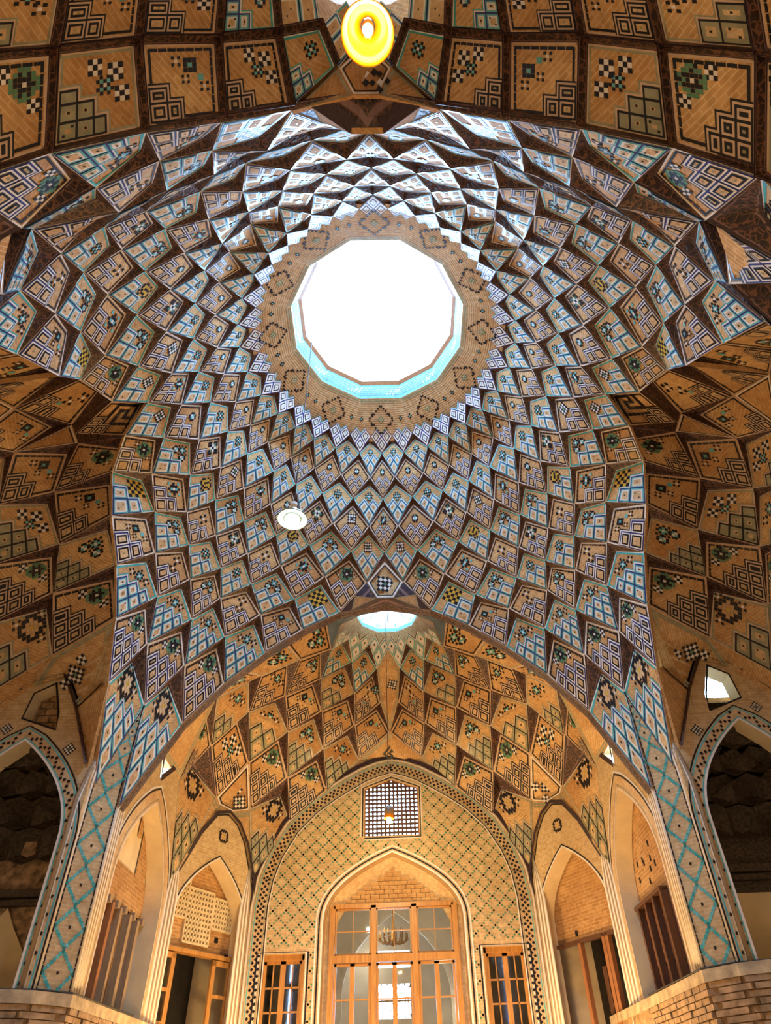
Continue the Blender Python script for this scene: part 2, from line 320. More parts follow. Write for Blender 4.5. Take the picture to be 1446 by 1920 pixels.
DN={(0,1):(0.059,0.574,2.862),(0,3):(0.168,0.550,2.852),(0,5):(0.273,0.505,2.845),(0,7):(0.364,0.443,2.843),(0,9):(0.443,0.364,2.843),(0,11):(0.505,0.273,2.845),(0,13):(0.550,0.168,2.852),(0,15):(0.574,0.059,2.862),(0,17):(0.574,-0.059,2.862),(0,19):(0.550,-0.168,2.852),(0,21):(0.505,-0.273,2.845),(0,23):(0.443,-0.364,2.843),(0,25):(0.364,-0.443,2.843),(0,27):(0.273,-0.505,2.845),(0,29):(0.168,-0.550,2.852),(0,31):(0.059,-0.574,2.862),(1,0):(0.000,0.645,2.806),(1,2):(0.120,0.628,2.792),(1,4):(0.246,0.584,2.783),(1,6):(0.353,0.516,2.778),(1,8):(0.440,0.439,2.777),(1,10):(0.516,0.353,2.778),(1,12):(0.584,0.246,2.783),(1,14):(0.628,0.120,2.792),(1,16):(0.645,0.000,2.806),(1,18):(0.628,-0.120,2.792),(1,20):(0.584,-0.246,2.783),(1,22):(0.516,-0.353,2.778),(1,24):(0.439,-0.440,2.777),(1,26):(0.353,-0.516,2.778),(1,28):(0.246,-0.584,2.783),(1,30):(0.120,-0.628,2.792),(1,32):(0.000,-0.645,2.806),(2,1):(0.067,0.716,2.692),(2,3):(0.221,0.692,2.692),(2,5):(0.360,0.647,2.697),(2,7):(0.477,0.581,2.708),(2,9):(0.581,0.477,2.708),(2,11):(0.647,0.360,2.697),(2,13):(0.692,0.221,2.692),(2,15):(0.716,0.067,2.692),(2,17):(0.716,-0.067,2.692),(2,19):(0.692,-0.221,2.692),(2,21):(0.647,-0.360,2.697),(2,23):(0.581,-0.477,2.708),(2,25):(0.477,-0.581,2.708),(2,27):(0.360,-0.647,2.697),(2,29):(0.221,-0.692,2.692),(2,31):(0.067,-0.716,2.692),(3,0):(0.000,0.802,2.612),(3,2):(0.160,0.785,2.608),(3,4):(0.322,0.737,2.599),(3,6):(0.456,0.667,2.595),(3,8):(0.555,0.577,2.598),(3,10):(0.667,0.456,2.595),(3,12):(0.737,0.322,2.599),(3,14):(0.785,0.160,2.608),(3,16):(0.802,0.000,2.612),(3,18):(0.785,-0.160,2.608),(3,20):(0.737,-0.322,2.599),(3,22):(0.667,-0.456,2.595),(3,24):(0.577,-0.555,2.598),(3,26):(0.456,-0.667,2.595),(3,28):(0.322,-0.737,2.599),(3,30):(0.160,-0.785,2.608),(3,32):(0.000,-0.802,2.612),(4,1):(0.078,0.873,2.476),(4,3):(0.270,0.843,2.475),(4,5):(0.441,0.780,2.474),(4,7):(0.578,0.692,2.474),(4,9):(0.692,0.578,2.474),(4,11):(0.780,0.441,2.474),(4,13):(0.843,0.270,2.475),(4,15):(0.873,0.078,2.476),(4,17):(0.873,-0.078,2.476),(4,19):(0.843,-0.270,2.475),(4,21):(0.780,-0.441,2.474),(4,23):(0.692,-0.578,2.474),(4,25):(0.578,-0.692,2.474),(4,27):(0.441,-0.780,2.474),(4,29):(0.270,-0.843,2.475),(4,31):(0.078,-0.873,2.476),(5,0):(0.000,0.978,2.382),(5,2):(0.178,0.959,2.374),(5,4):(0.396,0.898,2.374),(5,6):(0.559,0.817,2.373),(5,8):(0.703,0.705,2.371),(5,10):(0.817,0.559,2.373),(5,12):(0.898,0.396,2.374),(5,14):(0.959,0.178,2.374),(5,16):(0.978,0.000,2.382),(5,18):(0.959,-0.178,2.374),(5,20):(0.898,-0.396,2.374),(5,22):(0.817,-0.559,2.373),(5,24):(0.705,-0.703,2.371),(5,26):(0.559,-0.817,2.373),(5,28):(0.396,-0.898,2.374),(5,30):(0.178,-0.959,2.374),(5,32):(0.000,-0.978,2.382),(6,1):(0.099,1.070,2.246),(6,3):(0.320,1.020,2.253),(6,5):(0.542,0.926,2.255),(6,7):(0.693,0.821,2.252),(6,9):(0.825,0.688,2.256),(6,11):(0.928,0.531,2.263),(6,13):(1.025,0.294,2.271),(6,15):(1.074,0.081,2.271),(6,17):(1.072,-0.086,2.272),(6,19):(1.026,-0.292,2.270),(6,21):(0.932,-0.531,2.263),(6,23):(0.830,-0.686,2.255),(6,25):(0.711,-0.807,2.247),(6,27):(0.477,-0.905,2.255),(6,29):(0.305,-0.969,2.249),(6,31):(0.077,-1.025,2.242),(7,2):(0.243,1.151,2.113),(7,4):(0.476,1.053,2.133),(7,6):(0.680,0.926,2.137),(7,8):(0.809,0.805,2.144),(7,10):(0.929,0.651,2.163),(7,12):(1.041,0.452,2.189),(7,14):(1.162,0.229,2.212),(7,18):(1.127,-0.227,2.212),(7,20):(1.040,-0.436,2.187),(7,22):(0.941,-0.655,2.163),(7,24):(0.815,-0.804,2.142),(7,26):(0.598,-0.904,2.137),(7,28):(0.439,-1.009,2.129),(7,30):(0.198,-1.118,2.069),(8,3):(0.437,1.151,2.004),(8,5):(0.640,1.041,2.026),(8,7):(0.817,0.905,2.033),(8,9):(0.934,0.769,2.046),(8,11):(1.050,0.588,2.057),(8,13):(1.166,0.344,2.058),(8,19):(1.113,-0.341,2.058),(8,21):(1.033,-0.572,2.058),(8,23):(0.933,-0.767,2.045),(8,25):(0.719,-0.884,2.033),(8,27):(0.563,-1.017,2.026),(8,29):(0.363,-1.124,1.953),(9,4):(0.617,1.152,1.866),(9,6):(0.798,1.025,1.884),(9,8):(0.930,0.892,1.898),(9,10):(1.049,0.728,1.912),(9,12):(1.166,0.508,1.920),(9,20):(1.140,-0.507,1.926),(9,22):(1.031,-0.721,1.915),(9,24):(0.916,-0.897,1.901),(9,26):(0.702,-1.001,1.884),(9,28):(0.532,-1.127,1.870),(10,5):(0.801,1.152,1.692),(10,7):(0.958,0.999,1.706),(10,9):(1.084,0.825,1.716),(10,11):(1.168,0.644,1.728),(10,21):(1.134,-0.684,1.743),(10,23):(0.970,-0.808,1.716),(10,25):(0.843,-0.976,1.706),(10,27):(0.717,-1.129,1.727),(11,6):(0.967,1.151,1.482),(11,8):(1.083,0.955,1.475),(11,10):(1.167,0.742,1.465),(11,22):(1.132,-0.729,1.465),(11,24):(1.039,-0.933,1.475),(11,26):(0.854,-1.130,1.545),(12,7):(1.105,1.000,1.030),(12,9):(1.185,0.909,1.087),(12,23):(1.144,-0.891,1.087),(12,25):(1.061,-0.977,1.030)}
FB={'f0':(-0.008,1.956,2.420),'z1':(0.076,2.041,2.310),'z2':(0.237,1.959,2.315),'z3':(0.350,1.762,2.283),'v1':(0.122,1.919,2.425),'v2':(0.250,1.792,2.380),'s1':(0.058,2.191,2.136),'t0':(0.001,2.319,1.985),'a1':(0.226,2.116,2.172),'a2':(0.426,1.931,2.176),'a3':(0.230,2.259,2.015),'a4':(0.433,2.117,2.048),'a5':(0.208,2.440,1.856),'a6':(0.433,2.304,1.876),'a7':(0.413,2.440,1.651),'b1':(0.516,1.620,2.119),'b2':(0.627,1.852,2.014),'b3':(0.636,2.103,1.903),'b4':(0.656,2.342,1.706),'b5':(0.637,2.440,1.465),'b6':(0.706,1.510,1.952),'b7':(0.804,1.725,1.844),'b8':(0.858,2.107,1.712),'b9':(0.872,2.353,1.519),'b11':(0.919,1.460,1.794),'b12':(0.999,1.761,1.660),'b13':(1.021,2.103,1.498),'b14':(1.130,1.735,1.459),'sp1':(0.832,2.440,1.100),'sp2':(1.130,1.876,0.949),'e1':(1.007,2.126,1.463),'e2':(0.945,2.231,1.457),'e3':(0.880,2.340,1.502),'ap':(0.987,2.160,1.425)}
SB={'s1':(1.335,0.190,2.363),'s2':(1.365,0.142,2.432),'s3':(1.560,0.035,2.410),'s4':(1.602,-0.141,2.305),'s6':(1.587,0.177,2.290),'s7':(1.445,0.327,2.197),'s8':(1.650,0.312,2.108),'s9':(1.425,0.471,2.016),'s10':(1.675,0.480,1.912),'s11':(1.457,0.602,1.845),'s12':(1.701,0.641,1.712),'s13':(1.461,0.771,1.629),'s14':(1.714,0.834,1.479),'s15':(1.704,0.071,2.220),'s16':(1.760,0.241,2.064),'s17':(1.791,0.412,1.893),'s18':(1.815,0.583,1.703),'s19':(1.497,-0.316,2.197),'w1':(1.564,0.870,1.530),'w2':(1.428,0.870,1.578),'w3':(1.334,0.870,1.417),'w4':(1.253,0.870,1.541),'w5':(1.214,0.870,1.147),'w6':(1.692,0.870,1.395)}
BB={'A1':(0.194,-1.116,2.071),'A2':(0.363,-1.119,1.978),'A3':(0.530,-1.132,1.860),'A4':(0.709,-1.136,1.706),'A5':(0.861,-1.126,1.558),'U0':(0.072,-1.183,2.179),'U1':(0.223,-1.254,2.185),'U2':(0.361,-1.263,2.089),'U3':(0.522,-1.287,1.960),'U4':(0.667,-1.298,1.823),'U5':(0.825,-1.315,1.669),'x0':(0.009,-1.217,2.222),'x1':(0.035,-1.134,2.133),'x2':(0.115,-1.259,2.245),'T0':(0.114,-1.322,2.307),'T1':(0.228,-1.368,2.271),'T2':(0.331,-1.388,2.190),'T3':(0.485,-1.406,2.046),'T4':(0.614,-1.422,1.916),'T5':(0.773,-1.442,1.753),'U6':(0.882,-1.310,1.609)}
# ------------------------------------------------------------------ kite panels of the rib vaults
MOTIF = {
 'rose':  [".b.b.", "btbtb", ".bwb.", "btbtb", ".b.b."],
 'rose2': ["b.b.b", ".btb.", "btwtb", ".btb.", "b.b.b"],
 'ros':   [".bb.", "btwb", "bwtb", ".bb."],
 'teal':  ["t.b.t", ".btb.", "bbwbb", ".btb.", "t.b.t"],
 'gold':  [".b.bb.", "bybyyb", ".ybyb.", "bybyby", "byyb.b", ".bb.b."],
 'checker': ["bybyb", "ybyby", "bybyb", "ybyby", "bybyb"],
 'blot':  ["..ggg..", ".ggbgg.", "gbbbbbg", "ggbwbgg", "gbbbbbg", ".ggbgg.", "..ggg.."],
 'ringw': ['..bbb..', '.bbcbb.', 'bbcccbb', 'bccyccb', 'bbcccbb', '.bbcbb.', '..bbb..'],
 'sq':    ["bbb", "btb", "bbb"],
 'four':  ["b.b", ".w.", "b.b"],
 'six':   ["bwb", "wbw", "bwb"],
 'dot':   ["t"],
 'ltile': ["t.t", "bgb", "t.t"],
 'star':  ["...b...", "..bwb..", ".bwbwb.", "bwbgbwb", ".bwbwb.", "..bwb..", "...b..."],
 'pyr':   ["bb.bb", "bgwgb", ".wbw.", "bgwgb", "bb.bb"],
 'fret':  ["bbbbb.b", "b...b.b", "b.bbb.b", "b.b...b", "b.bbbbb", "b......", "bbbbbbb"],
 'drop':  ["bb.", "bbb", ".bb"],
}
MC = dict(b='black', t='turq', w='white', y='yellow', g='green', c='cream')
def motif_list(kind):
    return {
     'A': [('rose', .40, .40, .052)], 'B': [('ros', .38, .38, .052)], 'C': [('teal', .38, .38, .058)],
     'D': [('gold', .38, .38, .055)], 'E': [('blot', .36, .36, .048), ('four', .20, .62, .035), ('four', .62, .20, .035)],
     'F': [('checker', .36, .36, .072)], 'G': [('sq', .30, .42, .05), ('dot', .48, .26, .07), ('four', .24, .64, .034), ('four', .62, .20, .034), ('four', .5, .5, .03)],
     'H': [('rose2', .36, .36, .044), ('four', .20, .58, .042), ('four', .58, .20, .042)],
     'I': [('blot', .30, .30, .040), ('six', .18, .56, .04), ('six', .56, .18, .04)],
     'J': [('ringw', .31, .31, .055), ('four', .16, .60, .04), ('four', .60, .16, .04), ('four', .1, .1, .04)],
     'K': [('six', .30, .30, .055), ('rose', .46, .46, .036), ('six', .22, .60, .05), ('six', .60, .22, .05)],
     'L': [('star', .36, .36, .05)], 'M': [('pyr', .36, .36, .062)], 'N': [('fret', .40, .40, .075)],
     'O': [('rose2', .30, .30, .045), ('ros', .55, .30, .045), ('ros', .30, .55, .045)],
     'P': [('star', .34, .34, .042), ('ltile', .60, .24, .045), ('ltile', .24, .60, .045)],
     'S': [('four', .4, .4, .07)], 'T': [('four', .3, .3, .06), ('four', .5, .5, .05), ('dot', .64, .64, .06)], '-': []}[kind]
class Sheet:
    """flat-ish quad A (apex), R, B (tip), L with a small lift along the room-side normal"""
    def __init__(s, A, R, B, L, inside, fold=False):
        s.A, s.R, s.B, s.L, s.fold = A, R, B, L, fold
        n = (B - A).cross(R - L)
        if n.length < 1e-9: n = Vector((0, 0, -1))
        n.normalize(); s.n = n if n.dot(inside - (A + B) / 2) > 0 else -n
        s.lu = ((R - A).length + (B - L).length) / 2; s.lv = ((L - A).length + (B - R).length) / 2
    def at(s, u, v, h=0):
        if s.fold:
            p = (s.R + (s.B - s.R) * v + (s.L - s.R) * 0 + (s.L - s.B) * (1 - u)) if u + v >= 1 else (s.A + (s.R - s.A) * u + (s.L - s.A) * v)
            if u + v >= 1: p = s.B + (s.L - s.B) * (1 - u) + (s.R - s.B) * (1 - v)
        else:
            p = s.A * ((1 - u) * (1 - v)) + s.R * (u * (1 - v)) + s.B * (u * v) + s.L * ((1 - u) * v)
        return p + s.n * h
    def rect(s, mb, u0, v0, u1, v1, mi, h, wall=0):
        u0, v0, u1, v1 = max(u0, 0), max(v0, 0), min(u1, 1), min(v1, 1)
        if not s.fold and not wall and max(u1 - u0, v1 - v0) > .36:
            nu, nv = math.ceil((u1 - u0) / .34), math.ceil((v1 - v0) / .34)
            for i in range(nu):
                for j in range(nv): s.rect(mb, u0 + (u1 - u0) * i / nu, v0 + (v1 - v0) * j / nv, u0 + (u1 - u0) * (i + 1) / nu, v0 + (v1 - v0) * (j + 1) / nv, mi, h)
            return
        c = [(u0, v0), (u1, v0), (u1, v1), (u0, v1)]
        uv = [(a * s.lu, b * s.lv) for a, b in c]
        P = [s.at(a, b, h) for a, b in c]
        if s.fold:
            mb.poly([P[0], P[1], P[3]], mi, [uv[0], uv[1], uv[3]]); mb.poly([P[1], P[2], P[3]], mi, [uv[1], uv[2], uv[3]])
        else: mb.poly(P, mi, uv)
        if wall:
            Q = [s.at(a, b, h - wall) for a, b in c]
            for i in range(4): mb.poly([P[i], P[(i + 1) % 4], Q[(i + 1) % 4], Q[i]], mi)
def lattice_cells(n, c0):
    sp = [c0 + (1 - c0) * (i / n) ** (1.25 if c0 > .01 else 1) for i in range(n + 1)]
    sp = [0.0] + sp if False else sp
    cells = []
    for i in range(n):
        for j in range(n):
            if i + j >= n - 1: cells.append((sp[i], sp[j], sp[i + 1], sp[j + 1], i == n - 1 and j == n - 1))
    return cells
HS = 0.0026
def kite_panel(parent, A, R, B, L, inside, style, motif, nlat=2, c0=0.30, name='dome_panel', pos=None):
    sh = Sheet(A, R, B, L, inside); base = MB(); g = 3
    for i in range(g):
        for j in range(g):
            c = [(i / g, j / g), ((i + 1) / g, j / g), ((i + 1) / g, (j + 1) / g), (i / g, (j + 1) / g)]
            base.poly([sh.at(a, b) for a, b in c], 0, [(a * sh.lu, b * sh.lv) for a, b in c])
    bk = [sh.at(a, b, -0.06) for a, b in ((0, 0), (1, 0), (1, 1), (0, 1))]; fr = [sh.at(a, b) for a, b in ((0, 0), (1, 0), (1, 1), (0, 1))]
    base.poly(bk[::-1], 0)
    for i in range(4): base.poly([fr[i], fr[(i + 1) % 4], bk[(i + 1) % 4], bk[i]], 0)
    edge = {'teal': 'teal', 'bw': 'black', 'bwb': 'black', 'olive': 'olive'}[style]
    out = {'teal': 'turq', 'bw': 'white', 'bwb': 'buff', 'olive': 'olive'}[style]; wh = 'buff' if style in ('bwb', 'olive') else 'white'
    K = KI; w = min(sh.lu, sh.lv)
    fu, fv = 0.025 / max(sh.lu, .05), 0.025 / max(sh.lv, .05)          # 28 mm strip in u, v
    k = min(1.6, max(0.75, w / 0.55)); fu *= k; fv *= k
    lim = c0 if nlat else 1.0
    # outline strips along the two upper edges and down the sides to the lattice
    if style in ('bw', 'bwb'):
        sh.rect(base, 0, 0, 1, fv * .7, K[wh], HS); sh.rect(base, 0, 0, fu * .7, 1, K[wh], HS)
        sh.rect(base, 1 - fu * .7, 0, 1, 1, K[wh], HS); sh.rect(base, 0, 1 - fv * .7, 1, 1, K[wh], HS)
        nd = 7
        for i in range(nd):
            a, b = fu * 1.2 + (1 - fu * 2.4) * i / nd, fu * 1.2 + (1 - fu * 2.4) * (i + .9) / nd
            sh.rect(base, a, fv * 1.1, b, fv * 2.0, K['black'], HS)
            a, b = fv * 1.2 + (1 - fv * 2.4) * i / nd, fv * 1.2 + (1 - fv * 2.4) * (i + .9) / nd
            sh.rect(base, fu * 1.1, a, fu * 2.0, b, K['black'], HS)
        sh.rect(base, 1 - fu * 2.0, fv * 1.2, 1 - fu * 1.1, lim + .04, K['black'], HS); sh.rect(base, fu * 1.2, 1 - fv * 2.0, lim + .04, 1 - fv * 1.1, K['black'], HS)
    else:
        for e0, e1, mt in ((0, .5, 'white' if style == 'teal' else 'buff'), (.5, 1.4 if style == 'teal' else 1.2, edge)):
            sh.rect(base, 0, fv * e0, 1, fv * e1, K[mt], HS); sh.rect(base, fu * e0, fv * e0, fu * e1, 1, K[mt], HS)
            sh.rect(base, 1 - fu * e1, fv * e0, 1 - fu * e0, 1, K[mt], HS); sh.rect(base, fu * e0, 1 - fv * e1, 1, 1 - fv * e0, K[mt], HS)
    panel = base.build(name, KM, parent, merge=False)
    if nlat:
        lt = MB(); cells = lattice_cells(nlat, c0); su, sv = fu, fv
        top = 1 - 0.25 * fu
        for h, ex, mt in ((2, 1.5, edge), (3, .95, wh), (4, .34, 'navy' if style in ('bw', 'teal') else 'black')):
            for u0, v0, u1, v1, tip in cells:
                sh.rect(lt, u0 - su * ex, v0 - sv * ex, min(u1 + su * ex, 1 - .3 * su), min(v1 + sv * ex, 1 - .3 * sv), K[mt], HS * h)
        for u0, v0, u1, v1, tip in cells:
            r1u, r1v = su * .36, sv * .36; e = (su * .5 if u1 > .999 else 0); f = (sv * .5 if v1 > .999 else 0)
            a0, b0, a1, b1 = u0 + r1u, v0 + r1v, u1 - r1u - e, v1 - r1v - f
            o1 = {'teal': 'turq', 'bw': 'white', 'bwb': 'buff', 'olive': 'olive'}[style]; o2 = {'teal': 'white', 'bw': 'black', 'bwb': 'black', 'olive': 'olive'}[style]
            sh.rect(lt, a0, b0, a1, b1, K[o1], HS * 5.5)
            t = .62; a0 += su * t; b0 += sv * t; a1 -= su * t; b1 -= sv * t
            sh.rect(lt, a0, b0, a1, b1, K[o2], HS * 6.5)
            t = .8; a0 += su * t; b0 += sv * t; a1 -= su * t; b1 -= sv * t
            if a1 - a0 > .01 and b1 - b0 > .01:
                sh.rect(lt, a0, b0, a1, b1, K['cream'], HS * 7.5)
                cu, cv, d = (a0 + a1) / 2, (b0 + b1) / 2, .016
                dk = K['black'] if style in ('teal', 'olive') else K['olive']
                if tip and style in ('teal', 'olive'):
                    for q in (-.05, .05): sh.rect(lt, cu + q - d, cv + q - d, cu + q + d, cv + q + d, dk, HS * 8.5)
                else: sh.rect(lt, cu - d, cv - d, cu + d, cv + d, dk, HS * 8.5)
        lt.build('tile_lattice', KM, panel, merge=False)
    ml = motif_list(motif)
    if ml:
        mo = MB()
        for nm, cu, cv, t in ml:
            cu *= .9; cv *= .9; pat = MOTIF[nm]; nr = len(pat); t2 = t * 1.3
            for i, row in enumerate(pat):
                for j, ch in enumerate(row):
                    if ch == '.': continue
                    u = cu + (j - (len(row) - 1) / 2) * t2; v = cv + (i - (nr - 1) / 2) * t2
                    if ch in 'wgty' and random.random() < .12: ch = 'b' if ch == 'g' else ch
                    sh.rect(mo, u - t2 * .46, v - t2 * .46, u + t2 * .46, v + t2 * .46, K[MC[ch]], HS * 2 + random.random() * .002, .004)
        mo.build('tile_motif', KM, panel, merge=False)
    return panel
def soffit(parent, T, L, R, A, name='rib_face'):
    mb = MB()
    for X in (L, R):
        prev = (lerp(X, T, .04), lerp(X, A, .04)); pu = .04
        for u in (.25, .5, .75, 1.0):
            a, b = lerp(X, T, u), lerp(X, A, u)
            q = [prev[0], a, b, prev[1]]; uv = [(pu, 0), (u, 0), (u, 1), (pu, 1)]
            mb.poly(q, 0, uv); prev = (a, b); pu = u
        mb.poly([X, lerp(X, T, .04), lerp(X, A, .04)], 0, [(0, .5), (.04, 0), (.04, 1)])
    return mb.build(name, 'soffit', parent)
def apex(T, L, R, B, inside, depth=.145, rec=.075):
    n = (R - L).cross(B - (L + R) / 2).normalized(); ctr = (L + R + B) / 3
    if n.dot(inside - ctr) < 0: n = -n
    A0 = lerp(T, B, depth); d = (A0 - L).dot(n); size = (T - B).length
    want = d if d > rec * size else rec * size          # distance to go back from A0, away from the room
    want = min(want, .125 * size)
    return A0 - n * want
# ------------------------------------------------------------------ main dome
def dn(r, k):
    k %= 64; sx = 1
    if k > 32: k = 64 - k; sx = -1
    if (r, k) not in DN: k = k
    x, y, z = DN[(r, k)]; return W(sx * x, y, z)
MID = W(0, 0, 1.2)
dome = structure('ceiling', W(0, 0, 2.85), 'tall ribbed main dome of tiled kite panels rising to the big round skylight')
ROWST = {1: ('teal', 'A'), 2: ('bw', 'B'), 3: ('teal', 'A'), 4: ('bw', 'C'), 5: ('teal', 'D'), 6: ('bw', 'E'), 7: ('teal', 'F'), 8: ('bw', 'G'), 9: ('teal', 'H'), 10: ('bw', 'I'), 11: ('teal', 'J')}
kites = []
for r in range(1, 6):
    for k in range(r % 2, 64, 2): kites.append((r, k))
HI = {6: range(2, 15, 2), 7: range(3, 14, 2), 8: range(4, 13, 2), 9: range(5, 12, 2), 10: (6, 8, 10), 11: (7, 9)}
for r, ks in HI.items():
    for k in ks:
        for q in (k, 32 - k, 64 - k, 32 + k): kites.append((r, q))
def dome_style(r, k):
    st, mo = ROWST[r]; c = k % 16; c = min(c, 16 - c)
    if r == 4: mo = ('C', 'B', 'M', 'L')[(k // 2) % 4]
    if r == 5: mo = {1: 'L', 3: 'O', 5: 'D', 7: 'O'}.get(c, 'D')
    if r == 6: mo = {2: 'E', 4: 'C', 6: 'S', 8: 'M'}.get(c, 'E')
    if r == 7: mo = {3: 'F', 5: 'O', 7: 'A'}.get(c, 'F')
    if r == 8: mo = {4: 'G', 6: 'T', 8: 'O'}.get(c, 'G')
    return st, mo
for r, k in kites:
    T, L, R, B = dn(r - 1, k), dn(r, k - 1), dn(r, k + 1), dn(r + 1, k)
    A = apex(T, L, R, B, MID)
    st, mo = dome_style(r, k)
    kite_panel(dome, A, R, B, L, MID, st, mo, 3 if r >= 9 else 2, .26 if r >= 9 else (.36 if st == 'bw' else .33), 'dome_panel')
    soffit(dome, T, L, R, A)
# white lattice triangles between the first kites, and the brick ring around the skylight
for k in range(0, 64, 2):
    R_, L_, B = dn(0, k + 1), dn(0, k - 1), dn(1, k)
    A = (R_ + L_) / 2 + ((R_ + L_) / 2 - B) * .8; A.z = min(A.z, W(0, 0, 2.905).z) ; A = A + (MID - A).normalized() * .03
    sh = Sheet(A, R_, B, L_, MID, fold=True); mb = MB()
    for (u0, v0, u1, v1, tip) in lattice_cells(2, 0.0):
        for h, e, mt in ((0, .10, 'turq'), (1, .05, 'white'), (2, .02, 'navy'), (3, -.03, 'white'), (4, -.10, 'black'), (5, -.145, 'white')):
            if e > 0 and h < 3: sh.rect(mb, u0 - e, v0 - e, u1 + e * .1, v1 + e * .1, KI[mt], .004 + HS * h)
            else: sh.rect(mb, u0 - e, v0 - e, u1 + e, v1 + e, KI[mt], .004 + HS * h)
        c, d = (u0 + u1) / 2, (v0 + v1) / 2
        sh.rect(mb, c - .03, d - .03, c + .03, d + .03, KI['turq'], .004 + HS * 6)
    mb.poly([sh.at(1, 0), sh.at(1, 1), sh.at(0, 1)], KI['brick'])
    mb.build('collar_panel', KM, dome, merge=False)
RI, RO, ZI, ZO = 0.405, 0.60, 2.965, 2.845
def polar(r, a, z): return W(r * math.sin(a), r * math.cos(a), z)
for i in range(12):
    a0, a1 = math.radians(30 * i - 15), math.radians(30 * i + 15); mb = MB(); ci = RI / math.cos(math.radians(15))
    nseg = 4
    def sp(u, v, h=0):                      # u along the side, v from inner edge outwards
        a = lerp(a0, a1, u); ri = RI / math.cos(a - (a0 + a1) / 2)
        return polar(lerp(ri, RO, v), a, lerp(ZI, ZO, v) - h / S)
    for j in range(nseg):
        for m in range(2):
            c = [(j / nseg, m / 2), ((j + 1) / nseg, m / 2), ((j + 1) / nseg, (m + 1) / 2), (j / nseg, (m + 1) / 2)]
            mb.poly([sp(*q) for q in c], 0, [(q[0] * .9, q[1] * .7) for q in c])
    p = mb.build('skylight_ring_panel', 'ring', dome)
    mo = MB()
    def t(u, v, su, sv, mt, rot=0.785):
        ca, sa = math.cos(rot), math.sin(rot)
        mo.poly([sp(u + (x * ca - y * sa) * su, v + (x * sa + y * ca) * sv, .006) for x, y in ((-1, -1), (1, -1), (1, 1), (-1, 1))], KI[mt])
    for s in (-1, 1):
        for e in (-1, 1):
            for q in range(6):
                if q == 3: t(.5 + s * .048 * 3.4, .48 + e * .055 * 2.2, .04, .02, 'black', 0); continue
                t(.5 + s * (.02 + .042 * q), .48 + e * (.32 - .058 * q) * .95, .018, .024, 'black')
        for q in ((0, 0, 't'), (1, 0, 'b'), (-1, 0, 'b'), (0, 1, 'b'), (0, -1, 'b')):
            t(.5 + s * .40 + q[0] * .022, .48 + q[1] * .04, .014, .019, {'t': 'turq', 'b': 'black'}[q[2]], 0)
    for x in range(-2, 3):
        for y in range(-2, 3):
            if abs(x) + abs(y) <= 2: t(.5 + x * .026, .48 + y * .034, .012, .016, 'cream' if (x + y) % 2 else 'green', 0)
    for x in range(-15, 16): 
        for y in (0, 1): t(.5 + x * .031 + y * .015, .045 + y * .05, .009, .013, 'olive' if y else 'green', 0)
    mo.build('tile_motif', KM, p, merge=False)
    # glazed drum above the ring
    db = MB(); z0, z1, r0, r1 = ZI, 3.045, RI, .378
    def dr(u, v, h=0):
        a = lerp(a0, a1, u); rr = lerp(r0, r1, v) / math.cos(a - (a0 + a1) / 2) - h / S; return polar(rr, a, lerp(z0, z1, v))
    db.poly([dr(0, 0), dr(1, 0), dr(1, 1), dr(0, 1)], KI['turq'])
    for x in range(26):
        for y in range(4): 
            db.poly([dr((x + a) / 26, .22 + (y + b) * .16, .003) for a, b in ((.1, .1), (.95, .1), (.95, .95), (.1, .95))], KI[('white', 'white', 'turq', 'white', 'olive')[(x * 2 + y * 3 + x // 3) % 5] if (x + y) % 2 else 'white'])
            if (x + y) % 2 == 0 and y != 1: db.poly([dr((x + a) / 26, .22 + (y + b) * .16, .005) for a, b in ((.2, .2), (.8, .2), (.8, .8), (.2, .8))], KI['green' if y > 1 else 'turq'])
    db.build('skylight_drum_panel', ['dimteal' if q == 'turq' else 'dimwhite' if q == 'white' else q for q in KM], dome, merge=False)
    rb = MB()
    q0 = [polar(.378 / math.cos(math.radians(15)), a, 3.045) for a in (a0, a1)]; q1 = [polar(.362 / math.cos(math.radians(15)), a, 3.058) for a in (a0, a1)]
    q2 = [polar(.362 / math.cos(math.radians(15)), a, 3.09) for a in (a0, a1)]; q3 = [polar(.45, a, 3.09) for a in (a0, a1)]
    for u, v in ((q0, q1), (q1, q2), (q2, q3)): rb.poly([u[0], u[1], v[1], v[0]], 0)
    rb.build('skylight_rim_board', 'woodr', dome)
